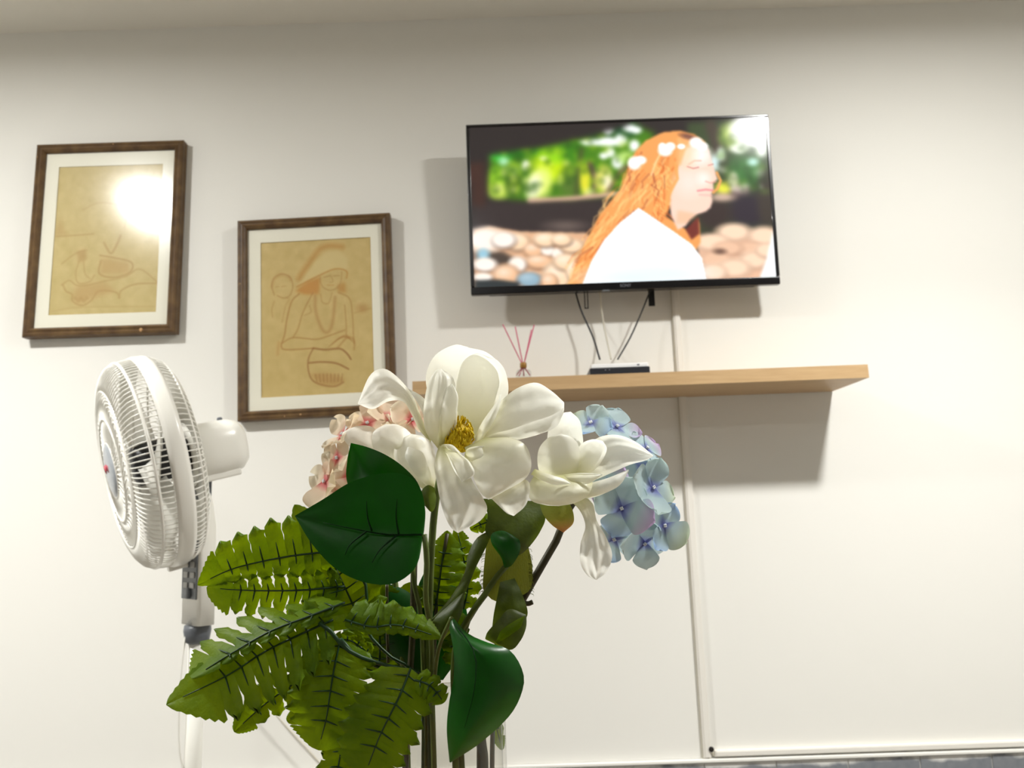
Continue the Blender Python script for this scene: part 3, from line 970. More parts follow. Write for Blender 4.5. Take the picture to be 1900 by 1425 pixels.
def draw_hat_woman():
    c = Canvas(170, 240, [(210, 235), (902, 205), (935, 1180), (218, 1208)], (206, 182, 120))
    c.smooth = True
    paper_grain(c, 1)
    O = (190, 134, 62)
    I2 = (172, 122, 62)
    # hat
    c.stroke([(455, 470), (490, 410), (540, 340), (580, 285), (640, 262), (720, 270)], 34, O, 14, .55)
    c.poly([(430, 525), (480, 470), (560, 350), (630, 300), (700, 290), (760, 340), (755, 420), (680, 410), (580, 450)], (216, 196, 138), 8, .8)
    c.poly([(430, 548), (500, 490), (585, 460), (580, 570), (490, 570)], (198, 136, 62), 8, .75)
    c.stroke([(440, 520), (580, 450), (680, 410), (750, 425), (750, 470)], 8, O, 4, .8)
    c.poly([(690, 520), (740, 490), (750, 560), (700, 560)], O, 8, .6)
    # face
    c.stroke([(585, 460), (590, 500), (610, 530), (650, 545), (690, 530), (715, 490), (720, 430)], 5, I2, 4, .6)
    c.stroke([(610, 462), (650, 452)], 6, I2, 3, .6)
    c.stroke([(670, 455), (705, 452)], 6, I2, 3, .6)
    c.stroke([(655, 455), (665, 490), (645, 495)], 4, I2, 3, .55)
    c.stroke([(630, 512), (670, 512)], 6, O, 3, .6)
    # body
    c.stroke([(455, 565), (410, 610), (380, 720), (365, 820), (345, 890), (380, 912), (550, 905)], 8, I2, 4, .75)
    c.stroke([(540, 560), (480, 680), (450, 780), (420, 835)], 7, I2, 4, .65)
    c.stroke([(350, 870), (420, 838), (560, 850), (640, 830), (740, 795)], 7, I2, 4, .7)
    c.stroke([(700, 560), (770, 600), (790, 720), (795, 820), (800, 880)], 7, I2, 4, .6)
    c.stroke([(740, 640), (750, 760), (750, 830)], 6, I2, 4, .6)
    c.stroke([(555, 580), (560, 680), (600, 790), (640, 805), (665, 740), (680, 590)], 20, (184, 142, 84), 8, .65)
    c.stroke([(590, 570), (600, 620), (640, 625), (660, 560)], 5, I2, 4, .55)
    c.stroke([(490, 700), (530, 680), (520, 640)], 5, I2, 4, .5)
    # hands
    for k in range(5):
        c.stroke([(640 + 14 * k, 900 - 12 * k), (700 + 12 * k, 850 - 6 * k), (760 + 8 * k, 830 + 10 * k)], 5, I2, 4, .5)
    c.stroke([(700, 900), (760, 840), (800, 860), (800, 915)], 10, I2, 6, .55)
    # basket
    B = (158, 112, 62)
    c.stroke([(545, 905), (620, 915), (710, 910), (755, 940), (780, 975)], 11, B, 4, .85)
    c.stroke([(545, 905), (515, 970), (515, 1040), (540, 1100), (600, 1130), (680, 1140), (735, 1115)], 9, B, 4, .8)
    c.stroke([(520, 995), (600, 990), (690, 1000), (765, 1035)], 11, B, 4, .8)
    c.poly([(520, 1060), (600, 1055), (700, 1070), (750, 1100), (690, 1140), (590, 1130)], (184, 142, 82), 10, .6)
    for k in range(8):
        c.stroke([(560 + 24 * k, 1065), (568 + 22 * k, 1110)], 6, B, 4, .6)
    # child behind
    c.stroke([(300, 570), (283, 510), (300, 460), (345, 437), (395, 455), (415, 510), (400, 570), (360, 590), (320, 575)], 6, I2, 4, .65)
    c.stroke([(285, 520), (300, 470), (345, 445), (390, 460), (400, 480)], 14, I2, 8, .35)
    c.stroke([(310, 520), (330, 516)], 5, I2, 3, .5)
    c.stroke([(345, 518), (370, 514)], 5, I2, 3, .5)
    c.stroke([(300, 610), (285, 660), (290, 710)], 6, I2, 4, .5)
    c.stroke([(375, 590), (395, 600), (370, 640), (350, 740)], 6, I2, 4, .4)
    c.stroke([(330, 870), (322, 940)], 16, (190, 140, 78), 8, .5)
    c.ell(850, 660, 34, 26, (180, 136, 78), .6, .6)
    c.stroke([(800, 690), (905, 660)], 5, I2, 4, .4)
    return c


def draw_reclining():
    c = Canvas(170, 236, [(268, 230), (940, 225), (900, 1178), (207, 1195)], (205, 186, 128))
    c.smooth = True
    paper_grain(c, 2)
    I2 = (176, 138, 84)
    c.stroke([(255, 688), (370, 684), (490, 676)], 7, I2, 5, .6)
    c.poly([(245, 680), (280, 560), (300, 650), (340, 680)], (186, 150, 96), 12, .5)
    c.stroke([(420, 520), (520, 475), (640, 490), (700, 540), (690, 640)], 8, I2, 6, .3)
    c.stroke([(290, 865), (380, 800), (450, 780)], 7, I2, 5, .5)
    c.poly([(385, 790), (440, 770), (450, 840), (400, 860)], I2, 8, .55)
    c.stroke([(400, 850), (380, 930), (400, 990), (470, 980), (500, 940)], 6, I2, 5, .55)
    c.stroke([(430, 850), (440, 930), (470, 960)], 6, I2, 5, .5)
    c.stroke([(560, 735), (590, 790), (610, 800), (640, 750), (665, 690)], 13, I2, 6, .55)
    c.stroke([(535, 815), (620, 830), (735, 862), (725, 925), (620, 955), (530, 930), (540, 850)], 10, I2, 5, .65)
    c.poly([(540, 830), (720, 865), (720, 930), (540, 930)], (188, 148, 92), 10, .45)
    c.stroke([(290, 1000), (340, 970), (380, 1000), (440, 1005), (560, 980), (700, 950), (790, 905), (905, 990)], 7, I2, 5, .55)
    c.stroke([(300, 1000), (320, 1040), (360, 1060), (360, 1100), (420, 1130), (480, 1100), (530, 1040), (640, 1050), (660, 1090), (670, 1040), (760, 1000), (900, 995)], 9, I2, 5, .6)
    c.poly([(380, 1010), (560, 985), (640, 1040), (480, 1090), (400, 1120), (365, 1090)], (190, 152, 98), 14, .5)
    for k in range(5):
        c.ell(380 + 18 * k, 1085 + (k % 2) * 16, 14, 12, I2, .4, .35)
    c.stroke([(230, 1165), (420, 1140), (900, 1140)], 6, I2, 6, .3)
    return c


framed([(68, 268), (340, 262), (328, 618), (45, 627)], z2p([(187, 152), (1026, 140), (982, 1255), (115, 1280)], 30, 240, 3.476),
       z2p([(268, 230), (940, 225), (900, 1178), (207, 1195)], 30, 240, 3.476), draw_reclining(),
       'brown framed faded drawing with lamp glare, upper left on the wall', chips=((0.56, -0.965, 0.006), (-0.97, 0.86, 0.003), (0.05, 0.975, 0.003), (-0.968, -0.15, 0.0025)), lean=-0.3)
framed([(440, 410), (722, 398), (737, 770), (443, 778)], z2p([(130, 160), (975, 125), (1015, 1265), (140, 1295)], 420, 380, 3.394),
       z2p([(210, 235), (902, 205), (935, 1180), (218, 1208)], 420, 380, 3.394), draw_hat_woman(),
       'brown framed sepia drawing of a figure in a wide hat, between fan and television', chips=((-0.965, 0.35, 0.003), (-0.4, -0.975, 0.003), (-0.2, -0.97, 0.0035), (0.965, 0.35, 0.0025)))


# ------------------------------------------------------------------ pedestal fan
def fan():
    ring = P(285, 857, 1.6)
    yaw = math.atan2(-0.627, -0.777) - math.radians(3.8)
    px_, py_ = P(362, 1300, 1.66).xy
    t = thing('pedestal_fan', (px_, py_, 0), 'white pedestal fan facing left below the framed drawings', 'fan')
    loc = Vector((px_, py_, 0))
    tilt = math.radians(13.5)
    Mh = Matrix.Translation(ring - loc) @ Matrix.Rotation(yaw, 4, 'Z') @ Matrix.Rotation(tilt, 4, 'Y')

    def place(o):
        o.matrix_local = Mh
        return o
    # band where the two grille halves meet
    place(MB().lathe([(-0.020, 0.213), (-0.020, 0.219), (-0.012, 0.2215), (0.006, 0.2215), (0.014, 0.219), (0.014, 0.213)], 96, 'x', closed=True).build('grille_band', 'fan_white', t))
    cl = place(MB().box(-0.022, 0.016, -0.010, 0.010, -0.228, -0.217).build('band_clip', 'fan_white', t, bevel=0.002))
    # front grille: rings plus wires
    fg = MB()

    def ringtube(g, a, r, rad, n_=72, k=6):
        prof = [(a + rad * math.cos(2 * math.pi * i / k), r + rad * math.sin(2 * math.pi * i / k)) for i in range(k)]
        g.lathe(prof, n_, 'x', closed=True)
    ringtube(fg, 0.040, 0.2125, 0.0035)
    ringtube(fg, 0.0725, 0.160, 0.0022)
    ringtube(fg, 0.0775, 0.105, 0.0020)
    ringtube(fg, 0.0795, 0.056, 0.0022)
    fgo = place(fg.build('front_grille', 'fan_white', t))
    side = [(0.010, 0.2165), (0.026, 0.2155), (0.042, 0.2125), (0.055, 0.205), (0.065, 0.191), (0.071, 0.175), (0.0725, 0.158)]
    wm = MB().tube([(a, r * math.cos(0.0), r * math.sin(0.0)) for a, r in side], 0.0014, 5)
    w0 = wm.build('wire', 'fan_white', fgo)
    NW = 120
    for i in range(1, NW):
        c = copy(w0, fgo)
        c.matrix_local = Matrix.Rotation(2 * math.pi * i / NW, 4, 'X')
    # wavy spokes over the flat face
    pts = []
    for k in range(15):
        u = k / 14
        r = 0.160 - 0.106 * u
        ph = 0.42 * math.sin(u * math.pi * 1.0) + 0.16 * math.sin(u * 2 * math.pi * 1.2)
        pts.append((0.0725 + 0.007 * u, r * math.cos(ph), r * math.sin(ph)))
    s0 = MB().tube(pts, 0.0014, 5).build('spoke_wire', 'fan_white', fgo)
    for i in range(1, 48):
        c = copy(s0, fgo)
        c.matrix_local = Matrix.Rotation(2 * math.pi * i / 48, 4, 'X')
    bd = place(MB().lathe([(0.078, 0.056), (0.083, 0.052), (0.086, 0.040), (0.088, 0.020), (0.0885, 0.0003)], 48, 'x').build('badge', 'fan_badge', t))
    g = MB()
    for i, (y, z) in enumerate(((0.020, 0.004), (0.008, 0.007), (-0.004, 0.003), (-0.016, 0.006))):
        g.tube([(0.0888 - abs(y) * 0.05, y, z - 0.007), (0.0892 - abs(y) * 0.05, y - 0.002, z + 0.007)], 0.0013, 6)
    g.build('badge_mark', 'fan_red', bd).matrix_local = Matrix.Identity(4)
    # rear grille
    rg = MB()
    ringtube(rg, -0.042, 0.205, 0.0024)
    ringtube(rg, -0.068, 0.120, 0.0024)
    ringtube(rg, -0.070, 0.066, 0.003)
    rgo = place(rg.build('rear_grille', 'fan_white', t))
    rear = [(-0.012, 0.2165), (-0.028, 0.2145), (-0.042, 0.206), (-0.054, 0.186), (-0.062, 0.155), (-0.068, 0.115), (-0.070, 0.064)]
    r0 = MB().tube([(a, r, 0) for a, r in rear], 0.0013, 5).build('wire', 'fan_white', rgo)
    for i in range(1, 110):
        c = copy(r0, rgo)
        c.matrix_local = Matrix.Rotation(2 * math.pi * i / 110, 4, 'X')
    # blades
    bl = MB()
    n1, n2 = 10, 8
    vs = []
    for i in range(n1):
        r = 0.035 + 0.155 * i / (n1 - 1)
        wd = 0.30 + 0.34 * math.sin(min(1, i / (n1 - 1) * 1.1) * math.pi * .62)
        for j in range(n2):
            v = j / (n2 - 1) - 0.5
            ph = v * 2 * wd + 0.25 * (i / n1)
            vs.append((0.012 - 0.050 * v, r * math.cos(ph), r * math.sin(ph)))
    bl.add(vs, [(i * n2 + j, i * n2 + j + 1, (i + 1) * n2 + j + 1, (i + 1) * n2 + j) for i in range(n1 - 1) for j in range(n2 - 1)])
    b0 = place(bl.build('blade', 'fan_blade', t))
    sm = b0.modifiers.new('thick', 'SOLIDIFY')
    sm.thickness = 0.002
    for i in range(1, 5):
        c = copy(b0, t)
        c.matrix_local = Mh @ Matrix.Rotation(2 * math.pi * i / 5, 4, 'X')
    place(MB().lathe([(0.042, 0.0003), (0.041, 0.030), (0.034, 0.044), (-0.03, 0.046), (-0.064, 0.046), (-0.064, 0.0003)], 32, 'x').build('hub', 'fan_hub', t))
    # motor housing: rounded block behind the rear grille
    prof = [(-0.066, 0.0003), (-0.066, 0.056), (-0.074, 0.061), (-0.12, 0.062), (-0.155, 0.060), (-0.172, 0.055), (-0.184, 0.042), (-0.189, 0.02), (-0.190, 0.0003)]
    g = MB()
    vs, fs = [], []
    nn = 40
    for a, r in prof:
        for k in range(nn):
            an = 2 * math.pi * k / nn
            cx, cz = math.cos(an), math.sin(an)
            ex = 0.72
            vs.append((a, r * math.copysign(abs(cx) ** ex, cx), r * math.copysign(abs(cz) ** ex, cz) * 0.98))
    for i in range(len(prof) - 1):
        for k in range(nn):
            k2 = (k + 1) % nn
            fs.append((i * nn + k, i * nn + k2, (i + 1) * nn + k2, (i + 1) * nn + k))
    mo = place(g.add(vs, fs).build('motor_housing', 'fan_white', t))
    MB().tube([(-0.148, 0, 0.052), (-0.148, 0, 0.063), (-0.148, 0, 0.066)], [0.005, 0.006, 0.004], 16).build('oscillation_knob', 'fan_grey', mo)
    MB().box(-0.160, -0.072, -0.040, 0.040, -0.0665, -0.052).build('lower_trim', 'fan_white', mo, bevel=0.004)
    # neck joint and upright body with the control panel, turned like the head
    zt = P(366, 893, 1.66).z
    z930 = P(366, 925, 1.66).z
    z1158 = P(365, 1158, 1.66).z
    Mb = Matrix.Rotation(math.radians(-133), 4, 'Z')
    o = MB().box(-0.014, 0.014, -0.017, 0.017, z930 - 0.02, zt + 0.012).build('neck_joint', 'fan_grey', t, bevel=0.003)
    o.matrix_local = Mb
    o = MB().tube([(0, -0.026, z930 - 0.006), (0, 0.026, z930 - 0.006)], 0.007, 14).build('neck_screw', 'fan_badge', t)
    o.matrix_local = Mb
    vs, fs = [], []
    stations = [(z1158, 1.0, 1.0), (z1158 + 0.12, 1.0, 1.0), (z1158 + 0.20, .93, .97), (z930 - 0.012, .62, .85), (z930 + 0.012, .40, .62)]
    for z, sw, sd in stations:
        for k in range(24):
            an = 2 * math.pi * k / 24
            cx, cy = math.cos(an), math.sin(an)
            vs.append((0.0185 * sd * math.copysign(abs(cx) ** .28, cx), 0.043 * sw * math.copysign(abs(cy) ** .28, cy), z))
    for i in range(len(stations) - 1):
        for k in range(24):
            k2 = (k + 1) % 24
            fs.append((i * 24 + k, i * 24 + k2, (i + 1) * 24 + k2, (i + 1) * 24 + k))
    fs += [tuple(range(23, -1, -1)), tuple(range((len(stations) - 1) * 24, len(stations) * 24))]
    cb = MB().add(vs, fs).build('control_body', 'fan_white', t)
    cb.matrix_local = Mb
    zp0, zp1 = P(352, 1112, 1.64).z, P(352, 1003, 1.64).z
    pn = MB().box(0.0180, 0.0210, -0.036, 0.032, zp0, zp1).build('control_panel', 'fan_panel', cb, bevel=0.003)
    for i in range(3):
        for j in (-1, 1):
            z = zp0 + 0.028 + i * 0.021
            MB().box(0.0211, 0.0235, j * 0.015 - 0.010, j * 0.015 + 0.010, z - 0.006, z + 0.006).build('button', 'fan_button', pn, bevel=0.002).parent = cb
    MB().lathe([(0.0211, 0.0), (0.0211, 0.012), (0.026, 0.011), (0.0265, 0.0003)], 20, 'x').build('timer_knob', 'fan_grey', cb).location = (0, 0, zp0 + 0.006 + 0.006)
    MB().box(0.0211, 0.0216, -0.022, 0.022, zp1 - 0.034, zp1 - 0.024).build('red_mark', 'fan_red', cb)
    # collar, pole, base
    z1195 = P(365, 1193, 1.66).z
    MB().lathe([(z1158 - 0.001, 0.0003), (z1158 - 0.001, 0.026), (z1158 - 0.012, 0.0275), (z1195 + 0.004, 0.024), (z1195, 0.018), (z1195, 0.0003)], 32).build('collar', 'fan_grey', t)
    MB().lathe([(z1195 + 0.002, 0.0003), (z1195 + 0.001, 0.0168), (0.03, 0.0168), (0.03, 0.0003)], 28).build('pole', 'fan_white', t)
    MB().lathe([(0.045, 0.017), (0.040, 0.034), (0.026, 0.06), (0.018, 0.17), (0.010, 0.19), (0.0, 0.192), (0.0, 0.0003)], 48).build('base', 'fan_white', t)
    cable('power_cord', None, [P(347, 1163, 1.645), P(339, 1220, 1.64), P(333, 1300, 1.64), P(333, 1390, 1.645), P(345, 1450, 1.65), P(362, 1560, 1.64)], 0.0022, 'fan_white', t)
    return t


fan()
cable('cord', 'thin pale cord hanging in front of the wall beside the fan pole', [P(470, 1270, 2.27), P(506, 1318, 2.27), P(535, 1352, 2.27), P(575, 1395, 2.27), P(620, 1450, 2.27), P(640, 1520, 2.27)], 0.0026, 'cable_white')

# ------------------------------------------------------------------ table and vase
VC = P(820, 1243, 0.72)
VR = 0.0555
VH = 0.295
ZT = VC.z - VH
tb = thing('coffee_table', (VC.x, 0.72, 0), 'low brown wooden table carrying the glass vase', 'table')
boxo('table_top', -0.45, 0.45, -0.25, 0.25, ZT - 0.026, ZT - 0.0004, 'table_wood', tb, bevel=0.003)
for sx_ in (-1, 1):
    for sy_ in (-1, 1):
        boxo('leg', sx_ * 0.40 - 0.02, sx_ * 0.40 + 0.02, sy_ * 0.20 - 0.02, sy_ * 0.20 + 0.02, 0, ZT - 0.0262, 'table_wood', tb, bevel=0.002)
VB = Vector((VC.x, 0.72, ZT))
va = thing('glass_vase', VB, 'clear glass cylinder vase holding the artificial flowers', 'vase')
MB().lathe([(0.0, 0.0003), (0.0, VR - 0.003), (0.003, VR), (VH - 0.002, VR), (VH, VR - 0.0015), (VH - 0.002, VR - 0.003), (0.014, VR - 0.003), (0.012, VR - 0.006), (0.012, 0.0003)], 64).build('body', 'vase_glass', va)
MB().lathe([(VH - 0.0018 + 0.0018 * math.cos(k * math.pi / 4), VR - 0.0015 + 0.0022 * math.sin(k * math.pi / 4)) for k in range(8)], 64, 'z', closed=True).build('rim', 'vase_glass', va)


# ------------------------------------------------------------------ flower building blocks
def loft(name, L, R, parent, material, D=0.70, bulge=0.0, nu=22, nv=14, ripple=0.0, curl=0.0, lip=0.0, seed=0, power=0.6, vfold=0.0, crinkle=0.0):
    """petal or leaf between two edge curves given as (photo x, photo y, cm behind D), base first.
    bulge: centre pushed towards the viewer (cm); curl: tip bent towards the viewer (cm); lip: rim rolled (cm)"""
    r = random.Random(seed)
    f1, f2, p1, p2 = r.uniform(1.5, 3), r.uniform(2, 4), r.uniform(0, 6), r.uniform(0, 6)
    l = catmull(L, nu)
    q = catmull(R, nu)
    vs, tint = [], []
    for i in range(nu):
        u = i / (nu - 1)
        env = math.sin(math.pi * min(max(u, 0.0), 1.0)) ** power if 0 < u < 1 else 0
        for j in range(nv):
            v = j / (nv - 1)
            p = l[i].lerp(q[i], v)
            d = p[2] - bulge * env * 4 * v * (1 - v) - curl * u * u
            edge = abs(2 * v - 1)
            d -= lip * max(0, (edge - 0.72) / 0.28) ** 2 * (env + .2)
            d -= vfold * (1 - edge) * env
            d += ripple * env * (math.sin(f1 * math.pi * u * 2 + p1) * (v - .5) * 2 + 0.7 * math.sin(f2 * math.pi * v * 2 + p2) * u)
            if crinkle:
                q3 = Vector((p[0] / 27, p[1] / 27, seed * 3.7))
                d += crinkle * (noise.noise(q3) + 0.3 * noise.noise(q3 * 2.3)) * min(1, 3 * u)
            vs.append(P(p[0], p[1], D + d / 100))
            tint.append((u, v, edge, 1))
    fs = [(i * nv + j, i * nv + j + 1, (i + 1) * nv + j + 1, (i + 1) * nv + j) for i in range(nu - 1) for j in range(nv - 1)]
    return MB().add(vs, fs).build(name, material, parent, offset=parent.location, tint=tint)


def stem(parent, pts, rad, material='stem_green', name='stem', D=0.72):
    q = catmull([P(x, y, D + d / 100) for x, y, d in pts], 26)
    return MB().tube(q, rad, 10).build(name, material, parent, offset=parent.location)


def veins(parent, owner, pts_list, D, rad=0.0006, material='leaf_vein'):
    g = MB()
    for pts in pts_list:
        q = catmull([P(x, y, D + d / 100) for x, y, d in pts], 10)
        n_ = len(q)
        g.tube(q, [rad * (1 - 0.75 * i / (n_ - 1)) for i in range(n_)], 6)
    o = g.build('vein', material, owner, offset=parent.location)
    return o


def fern(parent, rib, wl, wr, n=7, D=0.68, slit=0.6, slant=0.5, curlL=0.0, curlR=0.0, corr=0.15, seed=0, gap=0.86, material='fern_leaf', tooth=0.07, endfrac=0.80, tiltL=0.0, tiltR=0.0):
    """lobed fern leaf. rib: (x, y, cm) base to tip; wl / wr: half widths in photo px along the rib on its left / right side"""
    r = random.Random(seed)
    N = 60
    rb = catmull(rib, N)

    def at(u):
        u = min(max(u, 0.0), 1.0) * (N - 1)
        i = min(int(u), N - 2)
        return rb[i].lerp(rb[i + 1], u - i)

    def tan(u):
        a = at(u + 0.02) - at(u - 0.02)
        l_ = math.hypot(a[0], a[1]) or 1
        return a[0] / l_, a[1] / l_

    def wd(w_, u):
        x = u * (len(w_) - 1)
        i = min(int(x), len(w_) - 2)
        return w_[i] + (w_[i + 1] - w_[i]) * (x - i)

    vs, fs, tint = [], [], []

    def put(u, sgn, w_, t, curl, depth):
        p = at(u)
        tx_, ty_ = tan(u)
        nx, ny = (-ty_ * sgn, tx_ * sgn)      # sgn +1: right hand of the walking direction in the picture
        ww = wd(w_, u) * t
        sl_ = slant * ww * (1 - u * 0.5)
        return P(p[0] + nx * ww + tx_ * sl_, p[1] + ny * ww + ty_ * sl_, D + (p[2] + curl * t * t + depth) / 100)

    ns, nt_ = 9, 8
    for sgn, w_, curl, tilt_ in ((-1, wl, curlL, tiltL), (1, wr, curlR, tiltR)):
        for i in range(n):
            a0, a1 = i / n * endfrac, (i + 1) / n * endfrac
            sc = slit * (0.75 + 0.5 * r.random()) * (1 if i < n - 1 else .5)
            sc = min(sc, 0.85)
            ln = 0.92 + 0.16 * r.random()
            dd = corr * r.uniform(-1, 1)
            ph = r.uniform(0, 6)
            o = len(vs)
            for k in range(nt_):
                t = k / (nt_ - 1)
                j = 1 - sc
                x = max(0, (t - j) / (1 - j))
                shp = (1 - (1 - gap) * min(1, x * 4)) * math.sqrt(max(0, 1 - max(0, (x - 0.62) / 0.38) ** 2.6) ) if x > 0 else 1.0
                shp = max(shp, 0.06)
                for s in range(ns):
                    q = 2 * s / (ns - 1) - 1
                    jag = tooth * (1 if (k + s) % 2 else -1) * (1 if x > 0 else 0) * (abs(q) > .8)
                    u = (a0 + a1) / 2 + (a1 - a0) / 2 * (q * shp + jag)
                    tt = t * ln * (1 + (tooth * 0.8 * (1 if s % 2 else -1) if k == nt_ - 1 else 0))
                    dep = tilt_ * t - corr * (1 - q * q) * min(1, 3 * t) * 1.2 + dd * t + 0.05 * math.sin(9 * t + ph)
                    vs.append(put(u, sgn, w_, tt, curl, dep))
                    tint.append((u, t, 0, 1))
            fs += [(o + k * ns + s, o + k * ns + s + 1, o + (k + 1) * ns + s + 1, o + (k + 1) * ns + s) for k in range(nt_ - 1) for s in range(ns - 1)]
        # undivided tip with a toothed margin
        o = len(vs)
        mu = 14
        for k in range(mu):
            u = endfrac + (1 - endfrac) * k / (mu - 1)
            tip = math.sqrt(max(0, 1 - ((u - endfrac) / (1 - endfrac)) ** 1.7))
            for s in range(5):
                t = s / 4
                tt = t * tip * (1 + (0.10 if (k % 2 and s == 4) else 0))
                vs.append(put(u, sgn, w_, tt, curl, tilt_ * tt - corr * .6 * math.sin(math.pi * t)))
                tint.append((u, t, 0, 1))
        fs += [(o + k * 5 + s, o + k * 5 + s + 1, o + (k + 1) * 5 + s + 1, o + (k + 1) * 5 + s) for k in range(mu - 1) for s in range(4)]
    lf = MB().add(vs, fs).build('leaf', material, parent, offset=parent.location, tint=tint)
    # dark midrib and side veins lying on the leaf
    g = MB()
    off = -0.16 - corr
    pts = []
    for k in range(24):
        u = 0.9 * k / 23
        p = at(u)
        pts.append(P(p[0], p[1], D + (p[2] - 0.10) / 100))
    g.tube(pts, [0.0011 * (1 - 0.6 * k / 23) for k in range(24)], 6)
    for sgn, w_, curl, tilt_ in ((-1, wl, curlL, tiltL), (1, wr, curlR, tiltR)):
        for i in range(n):
            um = (i + .5) / n * endfrac
            q = [put(um, sgn, w_, t, curl, tilt_ * t + off * min(1, 4 * t) - 0.06) for t in (0.0, 0.15, 0.3, 0.42)]
            g.tube(q, [0.0008, 0.0007, 0.0006, 0.0002], 5)
    g.build('vein', 'vein_green', lf, offset=parent.location)
    return lf


def petal_mesh(name, ln, wd, cup, seed, nu=14, nv=11):
    r = random.Random(seed)
    ph = r.uniform(0, 6)
    vs, tint = [], []
    for i in range(nu):
        u = i / (nu - 1)
        u = 1 - (1 - u) ** 1.35
        hw_ = wd * (0.12 + 0.88 * (u / 0.62) ** 0.8 if u < 0.62 else math.sqrt(max(0.0, 1 - ((u - 0.62) / 0.385) ** 2)))
        for j in range(nv):
            v = 2 * j / (nv - 1) - 1
            x = ln * (u - 0.10 * u * v * v)
            z = cup * ln * (u * u * 0.55 + 0.35 * v * v * u) + 0.05 * ln * math.sin(5 * u + 3 * v + ph) * u
            vs.append((x, hw_ * v, z))
            tint.append((u, v * .5 + .5, 0, 1))
    fs = [(i * nv + j, i * nv + j + 1, (i + 1) * nv + j + 1, (i + 1) * nv + j) for i in range(nu - 1) for j in range(nv - 1)]
    me = bpy.data.meshes.new(name)
    me.from_pydata(vs, [], fs)
    at = me.color_attributes.new('tint', 'FLOAT_COLOR', 'POINT')
    at.data.foreach_set('color', np.array(tint, dtype=np.float32).ravel())
    me.polygons.foreach_set('use_smooth', [True] * len(me.polygons))
    return me


EYE = None


def floret(parent, px, py, Y, normal, size, rot, meshes, material, tips, r):
    """four-petalled hydrangea floret facing normal"""
    global EYE
    n_ = Vector(normal).normalized()
    xa_ = n_.orthogonal().normalized()
    ya_ = n_.cross(xa_)
    M_ = Matrix((xa_, ya_, n_)).transposed().to_4x4()
    M_.translation = P(px, py, Y) - parent.location
    if EYE is None:
        g = MB()
        for k in range(4):
            a = k * math.pi / 2
            g.sphere((0.0011 * math.cos(a), 0.0011 * math.sin(a), 0.0016), 0.0010, 8, 5)
        g.sphere((0, 0, -0.002), 0.0016, 8, 5, (1, 1, 2.2))
        EYE = g.build('floret', 'floret_eye', parent)
        f = EYE
    else:
        f = bpy.data.objects.new('floret', EYE.data)
        COL.objects.link(f)
        f.parent = parent
    f.matrix_local = M_ @ Matrix.Rotation(rot, 4, 'Z')
    for k in range(4):
        me = r.choice(meshes)
        if not me.materials:
            me.materials.append(MATS[material])
        o = bpy.data.objects.new('petal', me)
        COL.objects.link(o)
        o.parent = f
        s_ = size * r.uniform(0.9, 1.12)
        o.matrix_local = Matrix.Rotation(k * math.pi / 2 + r.uniform(-.12, .12), 4, 'Z') @ Matrix.Rotation(r.uniform(-.25, .2), 4, 'Y') @ Matrix.Rotation(r.uniform(-.2, .2), 4, 'X') @ Matrix.Diagonal((s_, s_, s_, 1))
        o.color = srgb(*r.choice(tips))
    return f


# ------------------------------------------------------------------ front magnolia
DF = 0.66
mg = thing('magnolia', VB + Vector((-0.008, -0.01, 0.013)), 'large open white magnolia with yellow centre and drooping lower petals', 'flower', 'magnolias in the vase')
pet = lambda L, R, **k: loft('petal', L, R, mg, 'white_petal', D=k.pop('D', DF), crinkle=0.20, nu=34, nv=24, **k)
# hood of two upright petals at the back
pet([(840, 815, 3.2), (806, 760, 3.8), (790, 705, 3.6), (805, 662, 2.6), (842, 640, 1.0), (868, 644, -0.6)], [(880, 812, 3.2), (915, 770, 4.2), (938, 725, 4.0), (936, 688, 3.2), (905, 655, 1.6), (868, 645, -0.6)], bulge=-1.6, ripple=0.1, lip=0.5, seed=1)
pet([(850, 815, 2.2), (846, 760, 3.0), (846, 715, 2.8), (858, 672, 1.4), (885, 655, -0.3), (905, 664, -0.8)], [(890, 812, 1.6), (928, 775, 1.6), (943, 728, 1.4), (938, 690, 0.8), (922, 668, -0.2), (906, 665, -0.8)], bulge=-1.9, lip=0.5, seed=2)
# folded left front petal
pet([(812, 832, 0.4), (790, 800, -0.4), (786, 760, -1.0), (793, 715, -1.2), (806, 690, -0.9), (818, 684, -0.7)], [(828, 822, 0.4), (842, 790, 0.0), (845, 758, -0.3), (846, 725, -0.8), (840, 700, -1.2), (820, 685, -0.8)], bulge=0.7, ripple=0.25, vfold=0.5, seed=3)
pet([(816, 826, 0.2), (813, 790, -1.0), (818, 750, -1.7), (826, 722, -1.9), (838, 712, -1.8)], [(828, 820, 0.2), (846, 792, -0.4), (848, 762, -0.9), (850, 735, -1.4), (840, 713, -1.8)], bulge=0.5, lip=0.3, seed=4)
# far left petal, reaching out and folded over at its root
pet([(800, 820, 1.6), (782, 775, 1.4), (766, 735, 1.0), (740, 702, 0.8), (712, 684, 0.9), (686, 697, 1.2), (664, 748, 1.6)], [(790, 812, 1.8), (776, 795, 1.9), (764, 770, 1.8), (748, 745, 1.6), (720, 745, 1.4), (692, 759, 1.5), (665, 750, 1.6)], bulge=0.7, ripple=0.15, lip=-0.3, seed=5)
pet([(798, 822, 1.2), (790, 790, 0.8), (784, 765, 0.5), (770, 740, 0.3), (757, 722, 0.6)], [(806, 800, 1.2), (800, 770, 0.9), (794, 748, 0.6), (778, 732, 0.4), (757, 721, 0.6)], bulge=0.4, seed=6)
